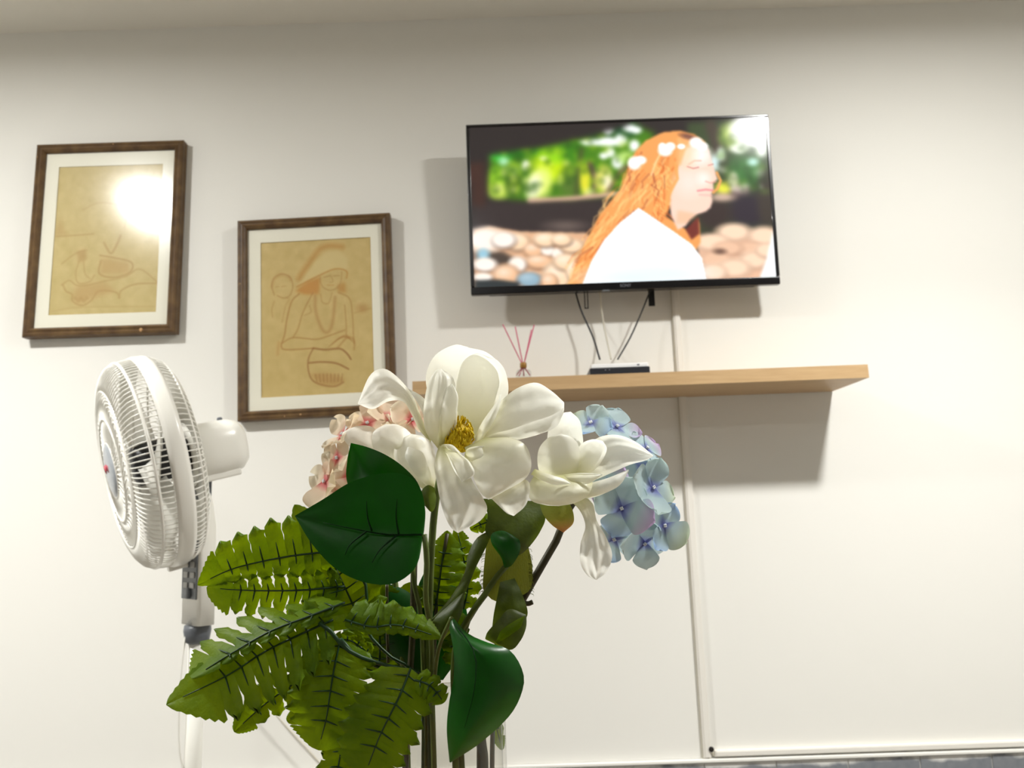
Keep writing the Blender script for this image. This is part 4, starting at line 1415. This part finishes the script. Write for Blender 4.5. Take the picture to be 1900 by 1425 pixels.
# right petal
pet([(884, 815, 0.6), (905, 775, 0.6), (934, 740, 0.8), (962, 719, 0.8), (995, 710, 0.4), (1024, 726, -0.2), (1046, 746, -0.6)], [(890, 820, 0.2), (930, 812, -0.6), (968, 812, -1.0), (1000, 803, -1.1), (1030, 788, -0.9), (1045, 768, -0.8), (1047, 748, -0.6)], bulge=-0.9, ripple=0.18, lip=0.25, seed=7)
pet([(886, 822, -0.2), (915, 805, -0.6), (950, 796, -1.2), (990, 782, -1.6), (1025, 770, -1.4), (1046, 756, -0.8)], [(890, 828, -0.3), (925, 818, -1.0), (960, 816, -1.5), (1000, 806, -1.7), (1034, 790, -1.4), (1046, 757, -0.8)], bulge=0.3, seed=8)
# lower right petal, cupped then turning down
pet([(862, 830, -0.6), (872, 862, -1.8), (882, 895, -2.0), (892, 915, -1.8), (905, 926, -1.5)], [(900, 812, -0.6), (945, 812, -1.8), (975, 826, -2.4), (986, 860, -2.2), (975, 888, -1.8), (935, 912, -1.5), (906, 927, -1.5)], bulge=0.9, ripple=0.12, lip=-0.3, seed=9)
# lower left petal hanging towards the viewer
pet([(814, 826, -0.4), (807, 860, -1.4), (812, 905, -2.2), (822, 948, -2.0), (836, 978, -1.6), (848, 988, -1.4)], [(838, 838, -0.6), (862, 862, -2.0), (878, 895, -2.6), (896, 924, -2.4), (904, 945, -2.0), (890, 967, -1.6), (850, 989, -1.4)], bulge=0.7, ripple=0.30, lip=0.25, seed=10)
pet([(822, 832, -0.8), (832, 850, -1.9), (842, 872, -2.6), (856, 893, -2.9)], [(836, 828, -0.8), (858, 845, -1.8), (872, 858, -2.4), (880, 880, -2.7), (858, 894, -2.9)], bulge=0.35, lip=0.3, seed=11)
# petal turned back below the cup
pet([(905, 915, -0.6), (912, 925, -0.9), (925, 938, -1.0), (940, 952, -0.9), (952, 957, -0.8)], [(960, 885, -0.6), (980, 893, -1.1), (983, 912, -1.2), (975, 938, -1.0), (954, 957, -0.8)], bulge=0.6, lip=0.2, seed=12)
# small inner petals round the cone
pet([(818, 826, -0.6), (826, 824, -1.0), (840, 826, -1.2), (855, 840, -1.3)], [(828, 838, -0.7), (842, 842, -1.2), (850, 844, -1.4), (856, 841, -1.3)], bulge=0.3, seed=13)
pet([(862, 842, -0.9), (868, 832, -1.3), (885, 828, -1.6), (910, 828, -1.6), (925, 828, -1.4)], [(862, 848, -1.0), (878, 860, -1.7), (900, 862, -2.0), (918, 850, -1.9), (926, 829, -1.4)], bulge=0.5, lip=0.2, seed=14)
pet([(878, 828, 0.4), (886, 800, 0.2), (900, 775, 0.1), (918, 750, 0.2), (928, 730, 0.5)], [(888, 830, 0.2), (902, 805, -0.3), (918, 778, -0.4), (928, 752, 0.0), (930, 731, 0.5)], bulge=0.5, seed=15)
# yellow cone with filaments
cc = P(850, 812, DF + 0.006)
ax_ = Vector((0.10, -0.55, 0.82)).normalized()
g = MB()
b1 = ax_.orthogonal().normalized()
b2 = ax_.cross(b1)
rr = random.Random(5)
vs = []
kk, mm = 20, 9
for i in range(mm):
    u = i / (mm - 1)
    for k in range(kk):
        a = 2 * math.pi * k / kk
        vs.append(cc + ax_ * (0.023 * u - 0.008) + (b1 * math.cos(a) + b2 * math.sin(a)) * 0.0125 * math.sqrt(max(0.0004, 1 - u ** 2.2)))
g.add(vs, [(i * kk + k, i * kk + (k + 1) % kk, (i + 1) * kk + (k + 1) % kk, (i + 1) * kk + k) for i in range(mm - 1) for k in range(kk)])
for _ in range(230):
    u = rr.random() ** .8
    a = rr.uniform(0, 2 * math.pi)
    rad = 0.0125 * math.sqrt(max(0.0, 1 - u ** 2.2))
    d_ = (b1 * math.cos(a) + b2 * math.sin(a))
    p0 = cc + ax_ * (0.023 * u - 0.008) + d_ * rad
    p1 = p0 + d_ * 0.002 + ax_ * 0.003
    p2 = p1 + ax_ * rr.uniform(0.001, 0.0035) - d_ * rr.uniform(0, 0.002)
    g.tube([p0, p1, p2], [0.0007, 0.0006, 0.0004], 4)
o = g.build('stamen_cluster', 'stamen', mg, offset=mg.location)
o['kind'] = 'stuff'
stem(mg, [(842, 830, -6), (818, 880, -4.5), (806, 950, -3.5), (800, 1030, -2.5), (797, 1120, -1.5), (794, 1250, -0.5), (793, 1400, 0), (790, 1640, 0)], 0.0032)
loft('sepal', [(806, 905, -4.4), (794, 900, -4.6), (782, 912, -4.8), (786, 935, -4.6)], [(810, 925, -4.4), (808, 940, -4.4), (800, 950, -4.5), (787, 937, -4.6)], mg, 'olive_leaf', D=0.72, bulge=0.3)

# ------------------------------------------------------------------ right magnolia
DR = 0.69
m2 = thing('magnolia', VB + Vector((0.012, -0.006, 0.013)), 'half-open white magnolia right of the yellow-centred bloom, one long petal drooping', 'flower', 'magnolias in the vase')
pet = lambda L, R, **k: loft('petal', L, R, m2, 'white_petal', D=k.pop('D', DR), crinkle=0.20, nu=34, nv=24, **k)
pet([(1030, 880, 2), (1016, 830, 2.4), (1020, 790, 2.4), (1042, 768, 1.8), (1058, 764, 1.2)], [(1070, 880, 2), (1082, 840, 2.4), (1080, 800, 2.2), (1074, 778, 1.6), (1059, 764, 1.2)], bulge=-1.2, seed=21)
pet([(1010, 895, 0.4), (998, 865, 0.2), (1000, 833, 0.2), (1018, 812, 0.0), (1040, 805, -0.2)], [(1070, 885, 0.4), (1075, 855, 0.4), (1073, 825, 0.4), (1058, 810, 0.0), (1042, 805, -0.2)], bulge=0.9, seed=22)
pet([(1045, 880, 0.8), (1062, 845, 1.0), (1080, 823, 1.2), (1100, 815, 1.0), (1118, 818, 0.4)], [(1080, 890, 0.4), (1105, 870, 0.2), (1120, 850, 0.2), (1126, 832, 0.2), (1119, 819, 0.4)], bulge=-0.8, lip=0.3, seed=23)
pet([(1060, 885, 1.6), (1085, 835, 2.0), (1110, 812, 2.2), (1145, 807, 2.2), (1180, 820, 1.8), (1212, 845, 1.2)], [(1075, 900, 0.6), (1105, 890, 0.2), (1140, 875, 0.4), (1170, 862, 0.8), (1196, 855, 1.0), (1212, 847, 1.2)], bulge=-1.0, ripple=0.15, lip=0.2, seed=24)
pet([(1040, 882, -0.4), (1070, 878, -0.8), (1095, 878, -1.0), (1118, 880, -0.8)], [(1036, 890, -0.5), (1060, 895, -1.1), (1090, 898, -1.2), (1117, 882, -0.8)], bulge=0.4, lip=0.2, seed=25)
pet([(1060, 905, 0), (1095, 896, -0.4), (1130, 886, -0.3), (1166, 871, 0.4)], [(1062, 922, 0), (1095, 924, -0.4), (1130, 912, -0.4), (1152, 898, 0), (1167, 873, 0.4)], bulge=0.5, lip=-0.2, seed=26)
pet([(992, 880, -0.6), (980, 905, -1.0), (985, 928, -1.0), (1010, 937, -0.6), (1035, 939, -0.2)], [(1100, 884, -0.4), (1098, 905, -1.2), (1088, 922, -1.4), (1065, 934, -0.9), (1037, 939, -0.2)], bulge=1.1, lip=-0.3, ripple=0.1, seed=27)
pet([(985, 880, -1.4), (1005, 892, -2.0), (1030, 900, -2.1), (1058, 898, -1.8)], [(992, 870, -1.3), (1020, 880, -1.9), (1045, 888, -1.9), (1059, 897, -1.8)], bulge=0.3, seed=28)
pet([(1052, 925, 0.6), (1074, 945, 0.2), (1086, 975, -0.2), (1077, 1010, -0.6), (1077, 1045, -0.4), (1090, 1068, 0.2), (1106, 1076, 0.4)], [(1078, 915, 0.6), (1100, 935, 0.4), (1107, 965, 0.1), (1124, 995, -0.2), (1136, 1030, 0.0), (1126, 1060, 0.3), (1107, 1076, 0.4)], bulge=0.6, ripple=0.32, lip=0.2, seed=29)
loft('sepal', [(1000, 930, 0.6), (1008, 955, 0.4), (1025, 975, 0.3), (1045, 988, 0.3)], [(1050, 925, 0.6), (1062, 945, 0.5), (1064, 970, 0.4), (1046, 988, 0.3)], m2, 'sepal', D=DR, bulge=0.5)
stem(m2, [(1040, 915, -0.5), (1000, 935, 0.0), (965, 1005, 0.6), (930, 1062, 0.2), (895, 1110, 0.0), (868, 1150, -0.2), (850, 1220, -0.2), (845, 1330, -0.2), (848, 1640, 0)], 0.0030)
stem(m2, [(968, 1118, 0.2), (980, 1120, 0.1), (988, 1117, 0)], 0.0022, 'stem_dark', 'twig')
stem(m2, [(1120, 908, -1.5), (1128, 900, -1.7), (1140, 890, -1.4)], 0.0016, 'floret_eye', 'twig')

# ------------------------------------------------------------------ left rear magnolia
DL = 0.715
m3 = thing('magnolia', VB + Vector((-0.022, 0.012, 0.013)), 'white magnolia behind the dark green leaf, left of the yellow-centred bloom', 'flower', 'magnolias in the vase')
pet = lambda L, R, **k: loft('petal', L, R, m3, 'white_petal', D=k.pop('D', DL), crinkle=0.20, nu=34, nv=24, **k)
pet([(720, 880, 1), (680, 850, 0.4), (648, 828, 0.0), (634, 806, 0.2), (648, 795, 0.6)], [(740, 860, 1.4), (715, 815, 1.4), (690, 792, 1.2), (665, 790, 0.9), (649, 795, 0.6)], bulge=0.7, seed=31)
pet([(730, 880, 0.2), (700, 850, -0.4), (690, 820, -0.6), (694, 800, -0.4), (715, 787, 0.0)], [(775, 865, 0.4), (775, 825, 0.4), (758, 800, 0.4), (738, 788, 0.2), (717, 787, 0.0)], bulge=0.8, seed=32)
pet([(790, 912, -0.4), (752, 880, -0.8), (732, 848, -0.8), (738, 820, -0.4), (762, 805, 0.0)], [(812, 912, -0.2), (812, 870, 0.2), (806, 835, 0.4), (795, 812, 0.4), (764, 805, 0.0)], bulge=0.8, lip=0.3, seed=33)
pet([(800, 910, -1.2), (770, 880, -1.6), (752, 850, -1.5), (756, 830, -1.2)], [(806, 900, -1.2), (796, 868, -1.3), (784, 840, -1.2), (758, 829, -1.2)], bulge=0.4, seed=34)
stem(m3, [(770, 890, 0.6), (772, 960, 0.6), (768, 1060, 0.6), (766, 1160, 0.5), (760, 1260, 0.3), (753, 1380, 0.2), (752, 1640, 0.2)], 0.003, 'stem_dark')

# ------------------------------------------------------------------ hydrangeas
r_ = random.Random(11)
pinkm = [petal_mesh('pink_petal', 1.0, 0.52, c_, s_) for c_, s_ in ((0.25, 1), (0.4, 2), (0.1, 3))]
bluem = [petal_mesh('blue_petal', 1.0, 0.54, c_, s_) for c_, s_ in ((0.22, 4), (0.38, 5), (0.08, 6))]
hp = thing('hydrangea', VB + Vector((-0.034, 0.016, 0.013)), 'cream and pink hydrangea head on the left of the bouquet', 'flower', 'hydrangeas in the vase')
PT = [(246, 232, 206), (246, 226, 190), (250, 222, 200), (244, 236, 214)]
for px, py, Y, nrm, sz_, rot in ((603, 893, .728, (-.75, -.6, .1), .0235, .4), (626, 850, .722, (-.5, -.85, .2), .019, .1), (636, 806, .735, (-.6, -.5, .6), .022, .8), (682, 786, .735, (-.1, -.75, .6), .022, .3),
                                 (727, 775, .737, (.1, -.7, .7), .022, .9), (765, 779, .735, (.4, -.85, .3), .021, .2), (628, 918, .745, (-.5, -.8, -.3), .021, .6), (700, 820, .75, (0, -.9, .3), .02, .1), (650, 880, .745, (-.2, -.9, .2), .021, .3)):
    floret(hp, px, py, Y, nrm, sz_ * 1.12, rot, pinkm, 'pink_petal', PT, r_)
stem(hp, [(690, 840, 3.5), (705, 900, 3.5), (722, 1000, 3.0), (735, 1100, 2.4), (745, 1200, 1.8), (752, 1300, 1.4), (762, 1640, 1.0)], 0.003)
hb = thing('hydrangea', VB + Vector((0.026, 0.014, 0.013)), 'pale blue and lilac hydrangea head on the right of the bouquet', 'flower', 'hydrangeas in the vase')
BT = [(196, 220, 226), (200, 222, 218), (212, 226, 196), (160, 190, 228), (214, 184, 228), (214, 230, 228)]
for px, py, Y, nrm, sz_, rot in ((1153, 944, .712, (.05, -1, .08), .0265, .35), (1232, 975, .725, (.45, -.8, -.1), .0235, .2), (1196, 1008, .728, (.15, -.85, -.45), .022, .7), (1212, 905, .722, (.4, -.85, .2), .025, .5), (1096, 785, .735, (-.1, -.75, .6), .0195, .2),
                                 (1145, 792, .752, (.25, -.6, .7), .0225, .6), (1200, 832, .748, (.55, -.5, .6), .021, .3), (1192, 868, .742, (.3, -.8, .3), .021, .9), (1140, 1000, .738, (-.2, -.85, -.4), .022, .4), (1130, 905, .735, (-.2, -.95, .1), .021, .1), (1180, 935, .76, (0, -1, 0), .024, .8), (1160, 850, .76, (.1, -.9, .3), .022, .0)):
    floret(hb, px, py, Y, nrm, sz_ * 1.12, rot, bluem, 'blue_petal', BT, r_)
stem(hb, [(1150, 915, 3.6), (1090, 905, 2.6), (1052, 950, 1.6), (1038, 992, 1.4), (1005, 1050, 1.2), (972, 1108, 1.0), (940, 1165, 0.8), (908, 1240, 0.6), (893, 1330, 0.4), (893, 1640, 0.4)], 0.0036, 'stem_dark')

# ------------------------------------------------------------------ magnolia leaf sprays
lv = thing('leaf_spray', VB + Vector((-0.012, -0.016, 0.013)), 'branch with broad glossy dark green leaves in the middle of the bouquet', 'leaves', 'leaf sprays in the vase')
DA = 0.645
l1 = loft('leaf', [(787, 985, 0.5), (789, 945, 0.6), (778, 902, 0.6), (750, 880, 0.4), (705, 879, 0.2), (650, 895, 0.0), (600, 926, 0.2), (547, 957, 0.6)],
          [(784, 1000, 0.5), (775, 1045, -0.2), (752, 1072, -0.6), (718, 1085, -0.8), (668, 1078, -0.7), (620, 1053, -0.5), (578, 1008, -0.1), (548, 959, 0.6)], lv, 'magnolia_leaf', D=DA, bulge=0.25, vfold=-0.5, nu=30, nv=19, ripple=0.06, seed=41)
veins(lv, l1, [[(783, 992, 0.45), (720, 992, 0.20), (660, 982, 0.05), (600, 970, 0.3)], [(740, 992, 0.05), (735, 960, 0.15), (737, 925, 0.15)], [(690, 985, -0.1), (682, 960, 0.0), (680, 930, 0.05)], [(735, 994, 0.0), (705, 1020, -0.5), (690, 1045, -0.7)], [(680, 986, -0.1), (650, 1010, -0.4), (640, 1030, -0.5)]], DA - 0.0045, 0.0009)
loft('leaf', [(782, 930, 3.2), (720, 915, 2.8), (660, 915, 2.6), (643, 890, 2.8), (645, 850, 3.0), (651, 822, 3.4)], [(784, 915, 3.2), (770, 888, 2.8), (742, 861, 2.4), (712, 842, 2.5), (680, 829, 3.0), (652, 822, 3.4)], lv, 'magnolia_leaf', D=DA + 0.012, bulge=-0.9, nu=24, ripple=0.08, seed=42)
l3 = loft('leaf', [(838, 1147, 1.6), (834, 1165, 1.0), (841, 1205, 0.3), (842, 1255, 0.0), (833, 1305, -0.2), (829, 1355, 0.0), (834, 1414, 0.8)],
          [(840, 1145, 1.6), (868, 1175, 0.8), (905, 1192, 0.3), (945, 1206, 0.2), (968, 1240, 0.5), (971, 1275, 0.8), (948, 1325, 0.9), (892, 1378, 0.8), (836, 1415, 0.8)], lv, 'magnolia_leaf', D=DA, bulge=0.9, vfold=0.3, nu=30, nv=19, seed=43)
veins(lv, l3, [[(842, 1155, 1.0), (880, 1210, -0.9), (880, 1280, -1.3), (862, 1350, -0.8)]], DA - 0.0016, 0.0007)
stem(lv, [(787, 992, -7), (792, 1040, -6.5), (790, 1110, -5), (800, 1180, -3), (802, 1300, -1.5), (812, 1640, -0.5)], 0.0024)
stem(lv, [(838, 1146, -6), (815, 1200, -4), (806, 1260, -2.2), (804, 1300, -1.6)], 0.0018, name='leaf_stalk')

ls2 = thing('leaf_spray', VB + Vector((0.004, 0.006, 0.013)), 'branch with twisted olive leaves under the white blooms, right of the stems', 'leaves', 'leaf sprays in the vase')
DB = 0.695
loft('leaf', [(893, 925, 0.4), (905, 955, 0.2), (900, 985, 0.0), (915, 1003, -0.2), (945, 1012, -0.1), (962, 1030, 0.2)], [(1000, 930, 1.0), (1012, 960, 0.8), (1003, 985, 0.4), (990, 1005, 0.2), (975, 1022, 0.2), (963, 1031, 0.2)], ls2, 'olive_leaf', D=DB, bulge=0.5, vfold=0.3, seed=51)
loft('leaf', [(962, 1000, -0.6), (935, 985, -0.9), (913, 990, -1.0), (912, 1008, -0.9), (930, 1035, -0.6), (935, 1052, -0.4)], [(964, 1002, -0.6), (966, 1015, -0.9), (962, 1030, -1.0), (952, 1046, -0.8), (945, 1052, -0.5), (937, 1054, -0.4)], ls2, 'magnolia_leaf', D=DB, bulge=0.5, seed=52)
loft('leaf', [(912, 983, 0.2), (885, 998, 0.0), (868, 1030, -0.2), (862, 1062, -0.3), (838, 1105, -0.4), (800, 1150, 0.0)], [(914, 986, 0.2), (902, 1015, -0.4), (882, 1055, -0.7), (864, 1098, -0.8), (835, 1132, -0.5), (801, 1152, 0.0)], ls2, 'olive_leaf', D=DB, bulge=0.3, seed=53)
loft('leaf', [(860, 1098, -0.8), (830, 1125, -1.0), (803, 1152, -1.0), (800, 1175, -0.8), (815, 1190, -0.6)], [(862, 1100, -0.8), (860, 1125, -1.2), (852, 1150, -1.3), (838, 1172, -1.0), (817, 1190, -0.6)], ls2, 'olive_leaf', D=DB, bulge=0.4, vfold=0.2, seed=54)
loft('leaf', [(975, 1140, 0.2), (945, 1130, 0.0), (925, 1150, -0.2), (905, 1172, -0.2), (900, 1185, 0.0)], [(977, 1142, 0.2), (976, 1165, 0.0), (965, 1190, -0.2), (945, 1206, -0.3), (902, 1187, 0.0)], ls2, 'olive_leaf', D=DB, bulge=0.4, seed=55)
loft('leaf', [(972, 1143, -0.6), (950, 1155, -0.8), (930, 1170, -0.8), (920, 1192, -0.6)], [(973, 1146, -0.6), (965, 1165, -0.9), (945, 1180, -0.9), (922, 1194, -0.6)], ls2, 'fern_leaf', D=DB, bulge=0.15, seed=56)
stem(ls2, [(940, 1050, -1.0), (918, 1075, -1.0), (895, 1110, -0.9), (870, 1145, -0.6), (845, 1200, -0.3), (842, 1290, 0), (856, 1400, 0.2), (862, 1640, 0.2)], 0.0026)

for i, (a, b) in enumerate((([(775, 1255, 3.6), (735, 1230, 3.8), (700, 1180, 4.0), (690, 1130, 4.2), (712, 1080, 4.4)], [(790, 1255, 3.6), (795, 1200, 3.8), (785, 1140, 4.0), (760, 1100, 4.2), (714, 1080, 4.4)]),
                           ([(800, 1262, 4.0), (780, 1210, 4.4), (770, 1150, 4.6), (775, 1090, 4.8), (800, 1040, 5.0)], [(822, 1262, 4.0), (856, 1210, 4.2), (868, 1150, 4.4), (850, 1090, 4.8), (802, 1040, 5.0)]),
                           ([(770, 1262, 4.6), (720, 1262, 4.8), (670, 1235, 5.0), (640, 1190, 5.2), (636, 1150, 5.4)], [(780, 1250, 4.6), (745, 1200, 4.8), (710, 1165, 5.0), (672, 1150, 5.2), (638, 1149, 5.4)]))):
    loft('leaf', a, b, ls2, 'magnolia_leaf', D=0.70, bulge=0.5, vfold=0.3, seed=70 + i)

# frayed cloth ribbon leaf
rb = thing('fabric_leaf', VB + Vector((0.016, 0.02, 0.013)), 'frayed olive cloth leaf hanging below the right magnolia', 'leaves')
rl = loft('blade', [(905, 985, 0.4), (900, 1030, 0.2), (897, 1065, 0.0), (897, 1095, 0.0), (912, 1112, 0.1)], [(972, 985, 0.6), (984, 1030, 0.6), (988, 1060, 0.5), (980, 1098, 0.3), (925, 1118, 0.1)], rb, 'ribbon', D=0.715, bulge=0.3, ripple=0.12, seed=61)
loft('fold', [(928, 1080, 0.0), (922, 1110, -0.2), (916, 1140, -0.2), (912, 1175, 0.0)], [(955, 1073, 0.2), (972, 1110, 0.2), (979, 1140, 0.2), (965, 1160, 0.3)], rb, 'olive_leaf', D=0.708, bulge=0.4, ripple=0.1, seed=62)
g = MB()
fr_ = random.Random(9)
for (a, b, sg) in (((897, 1020), (895, 1098), -1), ((981, 1010), (987, 1105), 1)):
    for k in range(34):
        t = fr_.random()
        x, y = a[0] + (b[0] - a[0]) * t, a[1] + (b[1] - a[1]) * t
        L_ = fr_.uniform(3, 9)
        g.tube([P(x - sg * 3, y, 0.7175), P(x + sg * L_ * .5, y + fr_.uniform(0, 4), 0.717), P(x + sg * L_ * .7, y + L_ * .8, 0.717)], 0.00022, 4)
o = g.build('frayed_threads', 'ribbon', rb, offset=rb.location)
o['kind'] = 'stuff'
stem(rb, [(945, 1150, 3.0), (930, 1220, 2.6), (915, 1330, 2), (912, 1640, 1.6)], 0.0022, 'stem_teal')
stem(rb, [(890, 1340, 0.4), (893, 1380, 0.4), (897, 1425, 0.4), (899, 1640, 0.4)], 0.0046, 'stem_teal', 'wrapped_stalk')

# ------------------------------------------------------------------ fern sprays
f1 = thing('fern_spray', VB + Vector((-0.030, 0.004, 0.013)), 'light green fern spray with two long lobed leaves spreading up left towards the fan', 'fern', 'fern sprays in the vase')
fern(f1, [(625, 1022, 1.5), (545, 1031, 0.8), (480, 1043, 0.4), (425, 1058, 0.2), (366, 1086, 0.4)], [36, 40, 38, 34, 28, 20, 9], [66, 74, 74, 70, 60, 40, 14], n=7, D=0.69, slit=0.55, slant=0.05, seed=101, gap=.97, tiltL=0.4, tiltR=-0.5, corr=.10)
fern(f1, [(640, 1088, 2.2), (558, 1095, 1.4), (490, 1096, 1.0), (430, 1094, 0.8), (383, 1090, 0.9)], [50, 52, 52, 50, 46, 30], [34, 38, 36, 32, 24, 14], n=8, D=0.69, slit=0.72, slant=0.30, seed=102, gap=.8, corr=.10, tiltL=.9, tiltR=-0.3)
fern(f1, [(672, 1160, 1.2), (640, 1090, 1.2), (610, 1030, 1.4), (580, 985, 1.6), (546, 936, 2.0)], [70, 78, 74, 60, 40, 14], [60, 66, 64, 50, 32, 12], n=7, D=0.70, slit=0.3, slant=0.2, seed=103, gap=.98, corr=.08, tiltL=-0.4, tiltR=0.3)
stem(f1, [(640, 1022, 1.5), (680, 1090, 1.2), (676, 1160, 1.0), (720, 1215, 1.0), (772, 1250, 0.8), (785, 1330, 0.4), (780, 1640, 0.4)], 0.0014, 'vein_green', D=0.70)

f2 = thing('fern_spray', VB + Vector((-0.026, -0.014, 0.013)), 'fern spray at the front left with a bright folded leaf over a dark lobed leaf', 'fern', 'fern sprays in the vase')
fern(f2, [(618, 1150, 0.6), (555, 1178, 0.2), (490, 1210, -0.2), (420, 1254, -0.4), (308, 1308, 0.0)], [62, 78, 92, 92, 78, 56, 28], [50, 50, 48, 48, 44, 36, 20], n=7, D=0.648, slit=0.74, slant=0.30, seed=104, gap=.86, corr=.14, endfrac=.70, tiltL=-0.9, tiltR=0.7)
fern(f2, [(640, 1118, 0.2), (575, 1143, -0.6), (500, 1172, -1.0), (430, 1212, -1.0), (355, 1259, -0.6)], [12, 18, 18, 16, 12, 8], [30, 36, 46, 50, 42, 20], n=6, D=0.648, slit=0.75, slant=1.15, seed=105, gap=.74, corr=.18, tiltR=3.6, tiltL=-0.4)
fern(f2, [(610, 1225, 2.0), (560, 1258, 1.6), (520, 1286, 1.4), (485, 1312, 1.2), (434, 1358, 1.2)], [28, 34, 34, 26, 16], [34, 40, 38, 30, 16], n=5, D=0.66, slit=0.6, slant=0.4, seed=106, gap=.8)
fern(f2, [(620, 1288, 1.8), (590, 1305, 1.6), (565, 1320, 1.5), (532, 1338, 1.5)], [14, 18, 18, 12], [14, 18, 16, 10], n=3, D=0.66, slit=0.5, slant=0.4, seed=107, gap=.8)
stem(f2, [(592, 1155, 0.0), (612, 1170, 0.2), (640, 1202, 0.6), (672, 1220, 1.2), (720, 1236, 2.6), (775, 1254, 5.0), (795, 1330, 7.0), (798, 1640, 7.0)], 0.0017, 'vein_green', D=0.645)

f3 = thing('fern_spray', VB + Vector((-0.018, -0.024, 0.013)), 'fern spray drooping over the vase front with two broad toothed leaves', 'fern', 'fern sprays in the vase')
fern(f3, [(632, 1185, 0.8), (620, 1240, 0.2), (612, 1290, 0.0), (605, 1335, 0.2), (590, 1392, 0.6)], [66, 72, 70, 64, 52, 30], [64, 76, 84, 78, 60, 30], n=6, D=0.65, slit=0.30, slant=0.25, seed=108, gap=.98, corr=.08, tiltL=0.5, tiltR=0.3)
fern(f3, [(762, 1240, 0.4), (742, 1290, -0.4), (722, 1330, -0.6), (702, 1372, -0.4), (676, 1440, 0.2)], [52, 60, 66, 68, 58, 36], [58, 70, 78, 74, 66, 40], n=6, D=0.645, slit=0.28, slant=0.3, seed=109, gap=.98, corr=.09, tiltL=0.5, tiltR=0.3)
fern(f3, [(648, 1325, 1.2), (638, 1370, 1.0), (628, 1420, 1.0), (616, 1500, 1.2)], [36, 42, 44, 30], [30, 36, 38, 26], n=5, D=0.655, slit=0.3, slant=0.3, seed=110, gap=.97, corr=.08)
fern(f3, [(640, 1150, 0.4), (690, 1163, 0.0), (740, 1160, -0.2), (818, 1183, 0.0)], [46, 52, 44, 30, 12], [14, 18, 18, 16, 8], n=6, D=0.65, slit=0.22, slant=0.3, seed=111, gap=.98, corr=.08, curlL=0.8)
fern(f3, [(688, 1218, 1.0), (668, 1200, 0.8), (648, 1188, 0.8), (618, 1185, 1.0)], [18, 22, 20, 10], [18, 20, 18, 10], n=3, D=0.66, slit=0.4, slant=0.3, seed=112)
fern(f3, [(770, 1262, -0.2), (790, 1268, -0.4), (806, 1280, -0.4), (824, 1304, -0.2)], [22, 26, 22, 10], [26, 30, 26, 12], n=3, D=0.645, slit=0.5, slant=0.3, seed=113, gap=.85)
stem(f3, [(632, 1185, 0.6), (660, 1215, 1.0), (710, 1240, 2.0), (762, 1245, 3.5), (784, 1262, 5.6), (800, 1340, 7.0), (806, 1640, 7.0)], 0.0015, 'vein_green', D=0.65)

f4 = thing('fern_spray', VB + Vector((0.0, 0.018, 0.013)), 'fern spray behind the stems in the middle of the bouquet', 'fern', 'fern sprays in the vase')
fern(f4, [(806, 1135, 1.0), (814, 1090, 0.8), (820, 1045, 0.8), (830, 984, 1.2)], [30, 34, 32, 24, 8], [46, 50, 46, 36, 12], n=5, D=0.72, slit=0.55, slant=0.15, seed=114, gap=.95)
fern(f4, [(860, 1130, 2.0), (868, 1085, 2.0), (860, 1035, 2.0), (846, 975, 2.2)], [18, 22, 22, 8], [22, 26, 24, 8], n=5, D=0.72, slit=0.6, slant=0.2, seed=115, gap=.8)
fern(f4, [(700, 1260, 2.0), (705, 1200, 1.8), (700, 1140, 1.8), (690, 1075, 2.0)], [60, 66, 60, 24], [60, 70, 60, 24], n=6, D=0.72, slit=0.4, slant=0.2, seed=116, gap=.97)
fern(f4, [(760, 1265, 2.6), (770, 1210, 2.4), (766, 1150, 2.4), (760, 1080, 2.6)], [50, 60, 54, 20], [40, 48, 44, 20], n=6, D=0.72, slit=0.4, slant=0.2, seed=117, gap=.97)
fern(f4, [(850, 1235, 1.6), (846, 1190, 1.6), (838, 1140, 1.6), (832, 1090, 1.8)], [28, 32, 30, 12], [22, 28, 26, 10], n=5, D=0.72, slit=0.5, slant=0.2, seed=118, gap=.9)
fern(f4, [(886, 1260, 1.6), (905, 1300, 2.2), (918, 1340, 2.6), (932, 1392, 2.8)], [14, 16, 14, 8], [14, 18, 16, 8], n=4, D=0.72, slit=0.5, slant=0.3, seed=119, gap=.85)
fern(f4, [(940, 960, 0.2), (915, 966, 0.0), (895, 972, 0.0), (872, 982, 0.2)], [14, 18, 16, 8], [16, 18, 16, 8], n=4, D=0.72, slit=0.4, slant=0.3, seed=120, gap=.9)
stem(f4, [(830, 990, 1.0), (812, 1100, 1.0), (806, 1200, 0.8), (803, 1300, 0.4), (815, 1640, 0.4)], 0.0018, 'stem_dark')
stem(f4, [(775, 1010, -2.0), (766, 1050, -2.4), (770, 1090, -2.2), (780, 1140, -1.6), (786, 1250, -0.6), (788, 1420, -0.2)], 0.0022, 'stem_green', 'side_stem')
stem(f4, [(718, 1085, 0.6), (718, 1150, 0.6), (720, 1230, 0.4)], 0.0014, 'stem_dark', 'side_stem')
